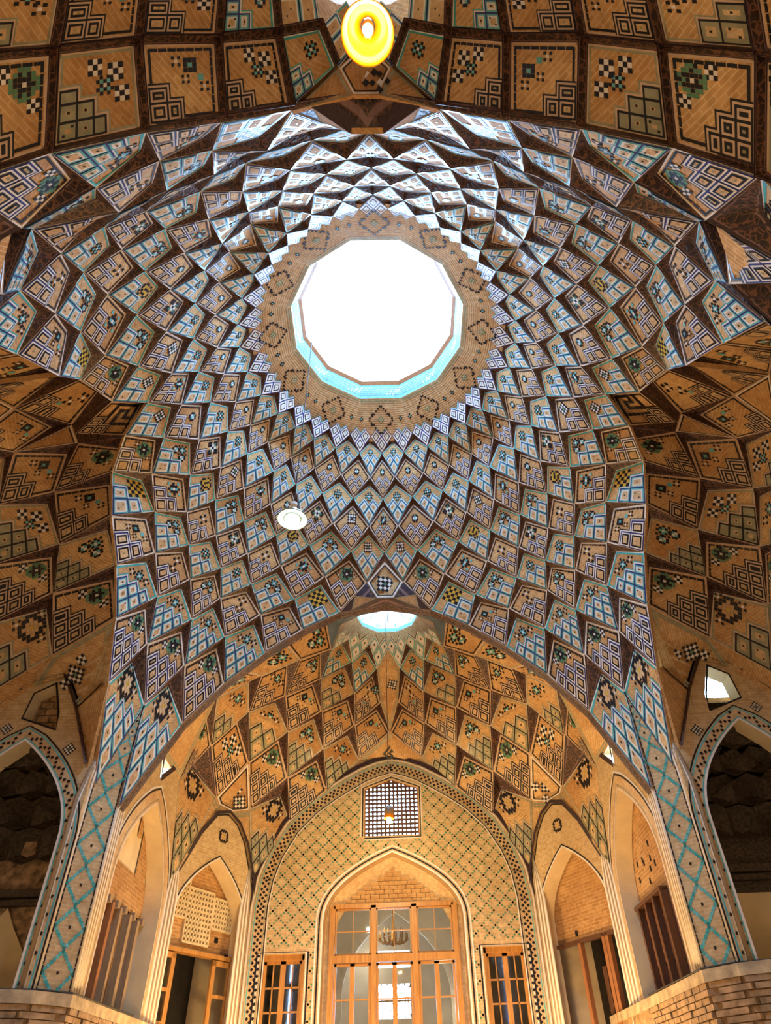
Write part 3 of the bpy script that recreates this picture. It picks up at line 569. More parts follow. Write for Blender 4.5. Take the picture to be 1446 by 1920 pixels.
# axis kites over the front and back arch crowns, with the narrow brown faces beside them
def tri_panel(parent, pts, inside, border='olive', name='small_panel', mat='brick', tiles=()):
    pts = [Vector(p) for p in pts]; c = sum(pts, Vector()) / len(pts)
    n = (pts[1] - pts[0]).cross(pts[2] - pts[0]).normalized()
    if n.dot(inside - c) < 0: n = -n
    e = (pts[1] - pts[0]).normalized(); f = n.cross(e); mb = MB()
    uv = [((p - pts[0]).dot(e), (p - pts[0]).dot(f)) for p in pts]
    mb.poly(pts, 0, uv); mb.poly([p - n * .05 for p in pts][::-1], 0)
    for i in range(len(pts)): mb.poly([pts[i], pts[(i + 1) % len(pts)], pts[(i + 1) % len(pts)] - n * .05, pts[i] - n * .05], 0)
    for h, t0, t1, mt in ((1, .05, .13, 'white' if border == 'black' else border), (2, .16, .22, border)):
        a = [lerp(p, c, t0) + n * HS * h for p in pts]; b = [lerp(p, c, t1) + n * HS * h for p in pts]
        for i in range(len(pts)):
            j = (i + 1) % len(pts); mb.poly([a[i], a[j], b[j], b[i]], KI[mt])
    for (ox, oy, sz, pat) in tiles:
        P = MOTIF[pat]
        for i, row in enumerate(P):
            for j, ch in enumerate(row):
                if ch == '.': continue
                q = c + e * (ox + (j - len(row) / 2 + .5) * sz) + f * (oy + (i - len(P) / 2 + .5) * sz) + n * HS * 3
                d = sz * .46; mb.poly([q - e * d - f * d, q + e * d - f * d, q + e * d + f * d, q - e * d + f * d], KI[MC[ch]])
    return mb.build(name, KM, parent, merge=False)
for k0, sy, yc, zc, ya in ((0, 1, 1.08, 2.145, 1.152), (32, -1, 1.045, 2.13, 1.126)):
    T, L, R = dn(5, k0), dn(6, k0 - 1), dn(6, k0 + 1)
    F1, F2 = W(.045, sy * yc, zc), W(-.045, sy * yc, zc)
    if R.x < 0: F1, F2 = F2, F1
    A = lerp(T, (F1 + F2) / 2, .16) + Vector((0, sy * .06, 0))
    tri_panel(dome, [A, R, F1, F2, L], MID, 'black', 'crown_panel', 'brick', [(0, 0, .06, 'star')])
    soffit(dome, T, L, R, A)
    cr = W(0, sy * ya, 2.16)
    for s, X, F in ((1, R, F1), (-1, L, F2)):
        E = dn(7, k0 + 2 * (1 if X is R else -1))
        tri_panel(dome, [F, lerp(X, E, .45), lerp(E, cr, .25)], MID, 'olive', 'small_panel')
        mb = MB(); mb.poly([X, lerp(X, E, .45), F]); mb.poly([lerp(X, E, .45), E, lerp(E, cr, .25)]); mb.poly([F, lerp(E, cr, .25), cr, W(0, sy * yc, zc)])
        mb.build('rib_face', 'soffit', dome)
# side axis kites flow into the side vaults
def sbp(n, sx): x, y, z = SB[n]; return W(sx * x, y, z)
# ------------------------------------------------------------------ arch rims of the dome
def arch_rim(sy, ya):
    k0 = 0 if sy > 0 else 32; pts = []
    for r, k in ((12, 7), (11, 6), (10, 5), (9, 4), (8, 3), (7, 2)):
        if sy < 0 and r == 12: pts.append(W(1.10, -1.0, 1.03)); continue
        pts.append(dn(r, k if sy > 0 else 32 - k))
    full = pts + [W(0, sy * ya, 2.16)] + [Vector((-p.x, p.y, p.z)) for p in pts[::-1]]
    mb = MB(); dy = Vector((0, sy * (.06 if sy > 0 else .015) * S, 0)); up = Vector((0, 0, .06 * S)); acc = 0
    for a, b in zip(full[:-1], full[1:]):
        l = (b - a).length
        mb.poly([a, b, b + dy, a + dy], 0, [(acc * .1, 0), (acc * .1 + .1, 0), (acc * .1 + .1, 1), (acc * .1, 1)])
        mb.poly([a + dy, b + dy, b + dy + up, a + dy + up], 0, [(acc * .1, 0), (acc * .1 + .1, 0), (acc * .1 + .1, 1), (acc * .1, 1)]); acc += l
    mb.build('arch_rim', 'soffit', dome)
arch_rim(1, 1.152); arch_rim(-1, 1.126)

# ------------------------------------------------------------------ front and back bay vaults, side vaults
def poly_or_kite(parent, T, L, R, B, inside, style, motif, nlat, c0, name='vault_panel', rec=.10):
    A = apex(T, L, R, B, inside, .16, rec)
    kite_panel(parent, A, R, B, L, inside, style, motif, nlat, c0, name); soffit(parent, T, L, R, A)
fv = structure('ceiling', W(0, 1.8, 2.6), 'golden ribbed vault of the front bay, kite panels around a small skylight')
FC = W(0, 1.70, 1.1)
FK = [('v1', 'z1', 'z2', 'a1', 'teal', 'A', 2, .42), ('v2', 'z2', 'z3', 'a2', 'teal', 'A', 2, .42),
      ('z1', 's1', 'a1', 'a3', 'bwb', 'T', 2, .42), ('z2', 'a1', 'a2', 'a4', 'olive', 'O', 2, .42), ('s1', 't0', 'a3', 'a5', 'bwb', 'G', 2, .42),
      ('a1', 'a3', 'a4', 'a6', 'bwb', 'G', 2, .42), ('a3', 'a5', 'a6', 'a7', 'olive', 'H', 3, .34), ('z3', 'a2', 'b1', 'b2', 'bwb', 'O', 2, .5),
      ('a2', 'a4', 'b2', 'b3', 'bwb', 'G', 2, .42), ('a4', 'a6', 'b3', 'b4', 'olive', 'O', 3, .34), ('a6', 'a7', 'b4', 'b5', 'bwb', 'I', 3, .34),
      ('b1', 'b2', 'b6', 'b7', 'bwb', 'H', 2, .42), ('b2', 'b3', 'b7', 'b8', 'olive', 'H', 2, .34), ('b3', 'b4', 'b8', 'b9', 'bwb', 'I', 3, .34),
      ('b4', 'b5', 'b9', 'sp1', 'olive', 'J', 3, .42), ('b6', 'b7', 'b11', 'b12', 'olive', 'H', 2, .5), ('b7', 'b8', 'b12', 'b13', 'bwb', 'K', 3, .34),
      ('b11', 'b12', 'b14', 'b14', 'bwb', 'E', 0, .4), ('b12', 'b13', 'b14', 'sp2', 'olive', 'J', 3, .42)]
def fp(n, s): x, y, z = FB[n]; return W(s * x, y, z)
for s in (1, -1):
    for T, L, R, B, st, mo, nl, c0 in FK:
        t, l, r, b = (fp(q, s) for q in (T, L, R, B))
        if B == R:                                     # beside the rim of the dome: cut short
            poly_or_kite(fv, t, l, lerp(t, b, .45), b, FC, 'bwb', 'E', 2, .55); continue
        if s < 0: l, r = r, l
        poly_or_kite(fv, t, l, r, b, FC, st, mo, nl, c0)
    tri_panel(fv, [fp(q, s) for q in ('b8', 'b13', 'e1', 'e2', 'e3', 'b9')], FC, 'black', 'round_panel', 'brick', [(0, .1, .05, 'star'), (.16, -.12, .05, 'six'), (-.16, -.1, .05, 'six')])
    cc = [W(s * .36, 1.275, 2.30), W(s * .62, 1.265, 2.10), W(s * .85, 1.26, 1.86), W(s * 1.06, 1.25, 1.60)]
    for ta, tb, c0_, c1_, st_ in (('z3', 'b1', 0, 1, 'bwb'), ('b1', 'b6', 1, 2, 'olive'), ('b6', 'b11', 2, 3, 'bwb')):
        P = [fp(ta, s), fp(tb, s), cc[c1_], cc[c0_]]
        if s < 0: P = [P[0], P[3], P[2], P[1]]
        kite_panel(fv, P[0], P[1], P[2], P[3], FC, st_, 'O', 2, .5, 'vault_panel')
    tri_panel(fv, [fp('b11', s), fp('b14', s), W(s * 1.13, 1.4, 1.45), cc[3]], FC, 'olive', 'small_panel')
    Pa_, Pb_ = W(s * 1.13, 1.92, 0), W(s * .82, 2.44, 0); dp = lambda t, z: Vector((Pa_ + (Pb_ - Pa_).normalized() * t * S).xy.to_tuple() + (W(0, 0, z).z,))
    for pl_ in ([fp('b13', s), fp('sp2', s), dp(.02, 1.04), dp(.14, 1.28), dp(.24, 1.41), fp('e1', s)], [fp('e1', s), dp(.24, 1.41), dp(.33, 1.44), dp(.42, 1.40), fp('e2', s)], [fp('e2', s), dp(.42, 1.40), dp(.50, 1.31), dp(.61, 1.06), fp('sp1', s), fp('b9', s), fp('e3', s)]):
        tri_panel(fv, pl_, FC, 'olive', 'small_panel', 'brick', [(0, 0, .03, 'four')])
    # zigzag collar of the small skylight
    for T, L, R, B in (('f0', 'f0', 'v1', 'z1'), ('v1', 'v1', 'v2', 'z2'), ('v2', 'v2', 'v3', 'z3')):
        l = fp(L, s); r = fp(R, s) if R in FB else W(s * .30, 1.66, 2.33)
        b = fp(B, s); a = (l + r) / 2 + ((l + r) / 2 - b) * .75
        if s < 0: l, r = r, l
        sh = Sheet(a, r, b, l, FC, fold=True); mb = MB()
        for (u0, v0, u1, v1, tip) in lattice_cells(2, 0.0):
            for h, d_, mt in ((0, .06, 'black'), (1, .03, 'white'), (2, -.03, 'turq'), (3, -.08, 'white')): sh.rect(mb, u0 - d_, v0 - d_, u1 + d_, v1 + d_, KI[mt], .02 + HS * h)
            c_, d_ = (u0 + u1) / 2, (v0 + v1) / 2; sh.rect(mb, c_ - .04, d_ - .04, c_ + .04, d_ + .04, KI['black'], .02 + HS * 4)
        mb.poly([sh.at(1, 0), sh.at(1, 1), sh.at(0, 1)], KI['brick']); mb.build('collar_panel', KM, fv, merge=False)
# long panel on the axis and the crown panel above the front wall
tri_panel(fv, [fp('f0', 1), fp('z1', 1), fp('s1', 1), fp('t0', 1), fp('s1', -1), fp('z1', -1)], FC, 'olive', 'axis_panel', 'brick', [(0, .1, .04, 'star'), (-.1, -.3, .04, 'rose')])
tri_panel(fv, [fp('t0', 1), fp('a5', 1), W(.10, 2.44, 1.835), W(0, 2.44, 1.86), W(-.10, 2.44, 1.835), fp('a5', -1)], FC, 'olive', 'crown_panel', 'brick', [(0, .06, .045, 'fret')])
# small skylight: brick cone, glazed drum, wire frame
OC, OZ, ORR = (0, 1.79), 2.56, .2
def op(r, a, z, c=OC): return W(c[0] + r * math.sin(a), c[1] + r * math.cos(a), z)
for i in range(10):
    a0, a1 = math.radians(36 * i - 18), math.radians(36 * i + 18); mb = MB()
    for r0, z0, r1, z1, mi in ((.345, 2.345, .205, 2.56, 0), (.205, 2.56, .205, 2.64, 1)):
        mb.poly([op(r0, a0, z0), op(r0, a1, z0), op(r1, a1, z1), op(r1, a0, z1)], mi, [(0, 0), (.7, 0), (.6, .6), (.1, .6)])
    mb.poly([op(.203, a0, 2.565), op(.203, a1, 2.565), op(.203, a1, 2.59), op(.203, a0, 2.59)], 2)
    for x in range(6): mb.poly([op(.201, lerp(a0, a1, (x + q) / 6), zz) for q, zz in ((.15, 2.60), (.85, 2.60), (.85, 2.625), (.15, 2.625))], 2 if x % 2 else 3)
    mb.build('skylight_ring_panel', ['brick', 'white', 'turq', 'olive'], fv)
mb = MB()
for i in range(10):
    a = math.radians(36 * i); mb.tube([op(.2, a, 2.64), op(.12, a, 2.70), op(0.001, a, 2.74)], .008, 0, 5)
mb.tube([op(.12, math.radians(36 * i), 2.70) for i in range(11)], .008, 0, 5)
mb.build('skylight_frame', 'iron', fv)

bv = structure('ceiling', W(0, -1.5, 2.5), 'overhead vault of the back bay, large brown kite panels by a bright brick opening')
BC = W(0, -1.45, 1.0)
def bp(n, s):
    if n in BB: x, y, z = BB[n]
    else: x, y, z = n
    return W(s * x, y, z)
BKT = [('x2', 'U0', 'U1', 'A1', 'teal', 'A', 2, .55), ('T1', 'U1', 'U2', 'A2', 'teal', 'O', 2, .58),]
def bq(parent, a, r, b, l, st, mo, nl, c0, s):
    P = [bp(q, s) for q in (a, r, b, l)]
    if s < 0: P[1], P[3] = P[3], P[1]
    c = sum(P, Vector()) / 4; Q = [lerp(p, c, .12) for p in P]
    kite_panel(parent, Q[0], Q[1], Q[2], Q[3], BC, st, mo, nl, c0, 'vault_panel')
    n = (P[2] - P[0]).cross(P[1] - P[3]).normalized()
    if n.dot(BC - c) < 0: n = -n
    mb = MB()
    for i in range(4):
        j = (i + 1) % 4; mb.poly([P[i] + n * .11, P[j] + n * .11, Q[j], Q[i]], 0, [(.05, 0), (.75, 0), (.7, 1), (.1, 1)])
    mb.build('rib_face', 'soffit', parent)
for s in (1, -1):
    bq(bv, 'x2', 'U1', 'A1', 'U0', 'teal', 'A', 2, .55, s)
    bq(bv, 'U1', 'U2', 'A2', 'A1', 'bwb', 'K', 2, .58, s)
    bq(bv, 'U2', 'U3', 'A3', 'A2', 'bwb', 'G', 2, .55, s)
    bq(bv, 'U3', 'U4', 'A4', 'A3', 'olive', 'K', 3, .42, s)
    bq(bv, 'U4', 'U5', 'A5', 'A4', 'bwb', 'I', 3, .45, s)
    bq(bv, 'U5', (.98, -1.33, 1.45), (1.02, -1.12, 1.40), 'A5', 'olive', 'J', 3, .45, s)
    bq(bv, 'T1', 'T2', 'U2', 'U1', 'teal', 'O', 2, .5, s)
    bq(bv, 'T2', 'T3', 'U3', 'U2', 'bwb', 'K', 2, .5, s)
    bq(bv, 'T3', 'T4', 'U4', 'U3', 'bwb', 'G', 2, .5, s)
    bq(bv, 'T4', 'T5', 'U5', 'U4', 'olive', 'H', 2, .45, s)
    bq(bv, 'T5', (.93, -1.50, 1.55), (.98, -1.33, 1.45), 'U5', 'bwb', 'H', 2, .45, s)
    for tip, l, r in (('U0', (0, -1.235, 2.265), 'x2'), ('U1', 'x2', 'T1')):
        b, l, r = bp(tip, s), bp(l, s), bp(r, s); aa = (l + r) / 2 + ((l + r) / 2 - b) * .8
        if s < 0: l, r = r, l
        kite_panel(bv, aa, r, b, l, BC, 'teal', '-', 2, .06, 'collar_panel')
    tri_panel(bv, [bp('U0', s), bp('x1', s), bp('A1', s)], BC, 'olive', 'small_panel')
tri_panel(bv, [W(0, -1.225, 2.235), bp('U0', 1), bp('x1', 1), bp('x1', -1), bp('U0', -1)], BC, 'black', 'crown_panel', 'brick', [(0, 0, .06, 'four'), (.16, .03, .05, 'four'), (-.16, .03, .05, 'four')])
mb = MB()                                            # brick cone up to the back skylight
N_ = 24
for i in range(N_):
    a0, a1 = 2 * math.pi * i / N_, 2 * math.pi * (i + 1) / N_
    for (r0, z0, r1, z1) in ((.36, 2.205, .285, 2.36), (.285, 2.36, .27, 2.6)):
        mb.poly([op(r0, a0, z0, (0, -1.56)), op(r0, a1, z0, (0, -1.56)), op(r1, a1, z1, (0, -1.56)), op(r1, a0, z1, (0, -1.56))], 0, [(i * .3, r0 * 3), (i * .3 + .3, r0 * 3), (i * .3 + .3, r0 * 3 + .6), (i * .3, r0 * 3 + .6)])
mb.build('skylight_ring_panel', 'brick', bv)

for s, nm in ((1, 'right'), (-1, 'left')):
    sv = structure('ceiling', W(s * 1.5, 0, 2.3), 'shadowy brown ribbed vault of the %s side bay' % nm)
    SC = W(s * 1.45, -.1, 1.0)
    def g(n):
        if n[0] == 'n':
            r, k = int(n[1:-2]), int(n[-2:]); return dn(r, k if s > 0 else 64 - k)
        return sbp(n, s)
    def q4(t, l, r, b, st, mo, nl=2, c0=.42):
        t, l, r, b = g(t), g(l), g(r), g(b)
        if s < 0: l, r = r, l
        poly_or_kite(sv, t, l, r, b, SC, st, mo, nl, c0)
    m = lerp(g('s1'), g('s2'), .5); t, l, r = g('n516'), g('n615'), g('n617')
    if s < 0: l, r = r, l
    kite_panel(dome, apex(t, l, r, m, MID), r, m, l, MID, 'bwb', 'N', 2, .5, 'crown_panel'); soffit(dome, t, l, r, apex(t, l, r, m, MID))
    for tri_ in ([g('n615'), m, g('s1')], [g('n617'), m, g('s2')]):
        mb = MB(); mb.poly(tri_, 0, [(.1, .2), (.7, .5), (.7, .8)]); mb.build('rib_face', 'soffit', sv)
    f1, f2, f3, f4 = (W(s * x, y, z) for x, y, z in ((1.457, -.60, 1.845), (1.46, -.80, 1.63), (1.80, -.35, 2.15), (1.70, -.64, 1.75)))
    for P, st_ in (([g('s19'), f1, g('n1021'), g('n920')], 'bwb'), ([f1, f2, dn(11, 22 if s > 0 else 42), g('n1021')], 'olive'), ([g('s15'), f3, f1, g('s19')], 'olive'), ([f3, f4, f2, f1], 'bwb')):
        kite_panel(sv, *P, SC, st_, 'O', 2, .45, 'vault_panel')
    q4('n617', 's2', 'n718', 's3', 'bwb', 'T', 2, .5); q4('n718', 's3', 'n819', 's4', 'bwb', 'G', 2, .5)
    q4('n615', 'n714', 's1', 's7', 'bwb', 'E', 2, .5); q4('n714', 'n813', 's7', 's9', 'bwb', 'G', 2, .48); q4('n813', 'n912', 's9', 's11', 'olive', 'O', 3, .42)
    q4('n912', 'n1011', 's11', 's13', 'bwb', 'I', 3, .36); q4('s1', 's7', 's6', 's8', 'bwb', 'G', 2, .48); q4('s7', 's9', 's8', 's10', 'olive', 'K', 3, .34)
    q4('s9', 's11', 's10', 's12', 'bwb', 'I', 3, .34); q4('s11', 's13', 's12', 's14', 'olive', 'J', 2, .42); q4('s2', 's6', 's3', 's15', 'bwb', 'G', 2, .55)
    q4('s6', 's8', 's15', 's16', 'olive', 'K', 3, .4); q4('s8', 's10', 's16', 's17', 'olive', 'H', 3, .34); q4('s10', 's12', 's17', 's18', 'bwb', 'I', 3, .34)
    q4('n819', 's4', 'n920', 's19', 'bwb', 'G', 2, .5)
    for T in (('s2', 's1', 's6'), ('s3', 's15', 's4'), ('s4', 's15', 's19')): tri_panel(sv, [g(x) for x in T], SC, 'black', 'small_panel')
    tri_panel(sv, [g(x) for x in ('n1011', 's13', 'w1', 'w2', 'w3', 'w4')], SC, 'olive', 'window_head_panel', 'brick', [(0, .05, .05, 'star'), (-.2, -.1, .05, 'six'), (.22, .1, .05, 'six')])
    tri_panel(sv, [g(x) for x in ('s13', 's14', 'w6', 'w1')], SC, 'olive', 'small_panel', 'brick', [(0, 0, .05, 'four')])
    tri_panel(sv, [g('n1110'), g('w4'), g('w3'), g('w5')], SC, 'teal', 'small_panel', 'brick', [(0, .0, .05, 'rose2')])
    mb = MB()
    for p, q in (('w1', 'w2'), ('w2', 'w3'), ('w3', 'w5'), ('w6', 'w1')):
        a, b = g(p), g(q); d = Vector((0, -.10, 0)); w_ = Vector((0, 0, .09))
        mb.poly([a + d, b + d, b + w_ , a + w_], 0, [(0, 0), (.8, 0), (.8, 1), (0, 1)])
    mb.build('rib_face', 'soffit', sv)
# ------------------------------------------------------------------ walls
X_, Y_, Z_ = Vector((1, 0, 0)), Vector((0, 1, 0)), Vector((0, 0, 1))
def m2(p): return (p[0] * S, (p[1] + ZF) * S)
def ms(l): return [m2(p) for p in l]
G0 = -ZF
def fmt(O, U, N): return (O, U, Z_, N)
# ---- front wall
FW = W(0, 2.44, -ZF); NF = Vector((0, -1, 0)); ff_ = fmt(FW, X_, NF)
wf = structure('wall_front', FW, 'front end wall of pale brick dotted with green tile lozenges under a tall pointed arch')
F_ARCH = [(.82, G0), (.82, .98), (.80, 1.14), (.75, 1.29), (.655, 1.455), (.53, 1.585), (.41, 1.672), (.30, 1.74), (.2, 1.795), (.1, 1.833), (0, 1.855)]
F_ARCH = F_ARCH + [(-x, z) for x, z in F_ARCH[-2::-1]]
f_out = ms(F_ARCH); f_full = ms([(-.86, G0), (.86, G0), (.86, 1.5), (.6, 1.9), (.3, 2.15), (-.3, 2.15), (-.6, 1.9), (-.86, 1.5)])
iw = ms(arch_loop(0, .405, G0 + .02, .88, 1.262, 2.3, 16))
win = ms([(-.17, 1.355), (.17, 1.355), (.17, 1.655), (0, 1.715), (-.17, 1.655)])
sd = [ms([(s * .615 - .122, .02), (s * .615 + .122, .02), (s * .615 + .122, .735), (s * .615 - .122, .735)]) for s in (1, -1)]
wall_poly(wf, 'brick_face', f_full, [iw, win] + sd, FW, X_, Z_, NF, .42, 'wall', 'wall')
def grow(loop, d):
    c = sum((Vector(p) for p in loop), Vector((0, 0))) / len(loop); return [tuple(c + (Vector(p) - c) * (1 + d / max(.2, (Vector(p) - c).length))) for p in loop]
mb = MB(); a_in = grow(f_out, -.36); hs = [grow(h, .14) for h in [iw, win] + sd]; cell, st = .19, .0633
import itertools
for i in range(-56, 57):
    for j in range(-105, 106):
        for fam in (1, -1):
            c, t = i * cell, j * st
            x = (c + t) * .7071; y = (c - t) * .7071 * fam + 4.4
            if fam < 0: x = (c + t) * .7071; y = 4.4 + (t - c) * .7071
            if not (abs(x) < 3 and 0 < y < 8.2): continue
            if not pip((x, y), a_in) or any(pip((x, y), h) for h in hs): continue
            if random.random() < .04: continue
            p = FW + X_ * x + Z_ * y + NF * .004; d = .018; e1 = (X_ + Z_) * .7071 * d; e2 = (X_ - Z_) * .7071 * d
            mb.poly([p - e1 - e2, p + e1 - e2, p + e1 + e2, p - e1 + e2], 0 if random.random() < .8 else 1)
for i in range(-14, 15):
    for j in range(-10, 60):
        x, y = (i + (j % 2) * .5) * cell * 1.414, 4.4 + (j - 24) * cell * .7071
        if pip((x, y), a_in) and not any(pip((x, y), h) for h in hs):
            p = FW + X_ * x + Z_ * y + NF * .004; d = .022; mb.poly([p - X_ * d, p - Z_ * d, p + X_ * d, p + Z_ * d], 2)
mb.build('green_tile_dots', ['green', 'olive', 'white'], wf, merge=False, kind='stuff')
def border(parent, path, bands, tiles, frame, name='arch_border'):
    mb = MB()
    for o0, o1, mt, h in bands: path_band(mb, path, (o0, o1), KI[mt], h, frame)
    for step, off, size, mt, rot, asp in tiles: path_tiles(mb, path, step, off, size, KI[mt], .012, frame, rot, asp)
    return mb.build(name, KM, parent, merge=False)
ar = f_out
braid = lambda w: (lambda i: [[0], [-w, w], [0], None][i % 4] if False else ([[c for c in (-.205,)], [-.205 - w, -.205 + w]][i % 2]))
border(wf, ar, [(0, .09, 'soffit', .03), (-.37, 0, 'cream', .003), (-.04, -.01, 'white', .006), (-.07, -.055, 'olive', .006), (-.11, -.09, 'turq', .006), (-.31, -.29, 'olive', .006), (-.345, -.325, 'black', .006), (-.37, -.35, 'white', .006)],
       [(.056, braid(.055), .046, 'black', .785, 1)], ff_)
border(wf, iw, [(-.02, .02, 'white', .004), (.045, .075, 'black', .006), (.10, .13, 'white', .006)], [], ff_)
border(wf, [win[0], win[4], win[3], win[2], win[1]] + [win[0]], [(-.03, -.055, 'black', .006), (-.065, -.085, 'woodr' if False else 'white', .006)], [], ff_)
for q in sd: border(wf, [q[0], q[3], q[2], q[1]], [(-.02, -.045, 'white', .006), (-.055, -.085, 'black', .006)], [], ff_)
mb = MB(); rs = resample(iw, .05)                    # herringbone soffit strips of the deep door arch
for i in range(len(rs) - 1):
    a, b = rs[i], rs[i + 1]; P = lambda p, d: FW + X_ * p.x * (1 - .055 * d / .42) + Z_ * p.y - NF * d * -1 * -1 + Vector((0, 0, 0))
    for j in range(4):
        d0, d1 = .02 + j * .09, .09 + j * .09
        q = [P(a, d0), P(b if j % 2 else a, d1) , P(b, d1), P(b, d0)] if False else [FW + X_ * a.x * .985 + Z_ * a.y - NF * d0, FW + X_ * b.x * .985 + Z_ * b.y - NF * (d0 + (.02 if j % 2 else -.01)), FW + X_ * b.x * .985 + Z_ * b.y - NF * (d1 + (.02 if j % 2 else -.01)), FW + X_ * a.x * .985 + Z_ * a.y - NF * d1]
        mb.poly(q, 0)
mb.build('herringbone_bricks', 'cream', wf, merge=False, kind='stuff')
# ---- lattice window high in the front wall
w1 = structure('window_1', W(0, 2.44, 1.36), 'arched lattice window high in the front wall, white sky behind')
mb = MB(); fr = [win[0], win[1], win[2], win[3], win[4], win[0]]
for a, b in zip(fr[:-1], fr[1:]):
    A_, B_ = (FW + X_ * p[0] + Z_ * p[1] + Vector((0, .06, 0)) for p in (a, b)); mb.tube([A_, B_], .035, 0, 4)
mb.build('window_frame', 'woodr', w1)
x0, x1, z0, z1 = win[0][0], win[1][0], win[0][1], win[2][1]; nx = 13
def winh(x): return z1 + (win[3][1] - z1) * (1 - abs(x) / x1)
for i in range(1, nx):
    x = lerp(x0, x1, i / nx); mb = MB(); h = winh(x) - z0
    mb.box(FW + X_ * x + Z_ * (z0 + h / 2) + Vector((0, .06, 0)), .042, .05, h); mb.build('lattice_bar', 'woodd', w1)
zz = z0 + (x1 - x0) / nx; n = 0
while zz < win[3][1] - .03:
    hw = x1 if zz < z1 else x1 * (win[3][1] - zz) / (win[3][1] - z1); n += 1; mb = MB()
    mb.box(FW + Z_ * zz + Vector((0, .085, 0)), hw * 2, .05, .042); mb.build('lattice_bar', 'woodd', w1); zz += (x1 - x0) / nx
# ---- doors
def leaf(parent, O, U, N, w, h, cols, rows, fr=.05, panel=0.0, wood='wood', glass='glass', name='door_leaf', dep=.05, gl=None):
    """framed leaf: stiles, rails, glazing bars, panes and a boarded lower panel; O = lower left corner"""
    root_ = MB(); bx = lambda m, x, z, sx, sz, d=dep: m.box(O + U * x + Z_ * z, sx, d, sz, 0, (U, N, Z_))
    bx(root_, fr / 2, h / 2, fr, h); bx(root_, w - fr / 2, h / 2, fr, h); bx(root_, w / 2, fr / 2, w, fr); bx(root_, w / 2, h - fr / 2, w, fr)
    if panel: bx(root_, w / 2, panel, w, fr)
    lf = root_.build(name, wood, parent)
    if panel:
        nb = 3
        for i in range(nb):
            m = MB(); pw = (w - 2 * fr) / nb; bx(m, fr + pw * (i + .5), panel / 2, pw * .93, panel - fr, dep * .5); m.build('panel_board', wood, lf)
    gz0 = panel + fr / 2 if panel else fr; gw, gh = w - 2 * fr, h - fr - gz0
    for i in range(1, cols): m = MB(); bx(m, fr + gw * i / cols, gz0 + gh / 2, fr * .45, gh, dep * .8); m.build('glazing_bar', wood, lf)
    for j in range(1, rows): m = MB(); bx(m, w / 2, gz0 + gh * j / rows, gw, fr * .6, dep * .8); m.build('glazing_bar', wood, lf)
    for i in range(cols):
        for j in range(rows):
            m = MB(); c = O + U * (fr + gw * (i + .5) / cols) + Z_ * (gz0 + gh * (j + .5) / rows)
            m.box(c, gw / cols * .98, .006, gh / rows * .98, 0, (U, N, Z_)); m.build('pane', gl[(i + j * cols) % len(gl)] if gl else glass, lf)
    return lf
d1 = structure('door_1', W(0, 2.54, -ZF), 'big glazed honey wood door set in the pointed arch of the front wall')
DW = W(0, 2.545, -ZF)
def dbox(nm, x, z, sx, sz, d=.10, mat='wood', off=0): 
    m = MB(); m.box(DW + X_ * x * S + Z_ * (z + ZF) * S + Y_ * off, sx * S, d, sz * S); return m.build(nm, mat, d1)
for x in (-.355, -.118, .118, .355): dbox('door_post', x, .265, .030, 1.445, .12)
dbox('transom', 0, .712, .74, .038, .13); dbox('transom', 0, .985, .70, .024, .12)
for i, xc in enumerate((-.236, 0, .236)):
    bw = .205
    top = .972
    m = MB(); O = DW + X_ * (xc - bw / 2) * S + Z_ * (.732 + ZF) * S
    if i == 1: leaf(d1, O, X_, NF, bw * S, (top - .732) * S, 2, 2, .03, 0, 'wood', 'glass', 'fanlight')
    else:
        lf = leaf(d1, O, X_, NF, bw * S, (top - .732) * S, 2, 2, .03, 0, 'wood', 'glass', 'fanlight')
    for k in (0, 1): leaf(d1, DW + X_ * (xc - bw / 2 + k * bw / 2) * S + Z_ * .02, X_, NF, bw / 2 * S, (.69 + ZF) * S - .02, 1, 7, .045, 0, 'wood', 'glass', 'door_leaf')
    if 1:
        m = MB(); c = DW + X_ * xc * S + Z_ * (.318 + ZF) * S + Vector((0, -.045, 0))
        for q in range(6):
            a0, a1 = math.pi * q / 6, math.pi * (q + 1) / 6
            m.poly([c + X_ * math.cos(a0) * .05 + Z_ * math.sin(a0) * .05, c + X_ * math.cos(a0) * .15 + Z_ * math.sin(a0) * .15, c + X_ * math.cos(a1) * .15 + Z_ * math.sin(a1) * .15, c + X_ * math.cos(a1) * .05 + Z_ * math.sin(a1) * .05], q % 3)
        m.build('stained_fan', ['glassr', 'glassg', 'glassb'], d1)
# arched wooden rim and the brick tympanum
inn = ms(arch_loop(0, .375, G0 + .02, .80, 1.19, 2.3, 16)); mb = MB()
path_band(mb, inn, (-.10, .30), 0, .0, (DW, X_, Z_, NF)); path_band(mb, inn, (-.10, .30), 0, -.10, (DW, X_, Z_, NF)); 
for a, b in zip(inn[:-1], inn[1:]):
    P = [DW + X_ * p[0] * .93 + Z_ * (p[1] - .02) for p in (a, b)]; mb.poly([P[0], P[1], P[1] + Vector((0, .1, 0)), P[0] + Vector((0, .1, 0))], 0)
mb.build('arched_rim', 'cream', d1)
tym = [p for p in inn if p[1] > (.998 + ZF) * S]; zt = (.998 + ZF) * S
row, rh, rw = 0, .085, .19
while zt + row * rh < inn[len(inn) // 2][1] - .04:
    z = zt + row * rh; hw = max([abs(p[0]) for p in inn if p[1] >= z + rh * .6] + [.05]); nb = max(1, int(round(2 * hw / rw)))
    for i in range(nb):
        m = MB(); bw = 2 * hw / nb; m.box(DW + X_ * (-hw + bw * (i + .5)) + Z_ * (z + rh / 2) + Y_ * random.uniform(0, .012), bw * .94, .08, rh * .9); m.build('brick', 'wallo', d1)
    row += 1
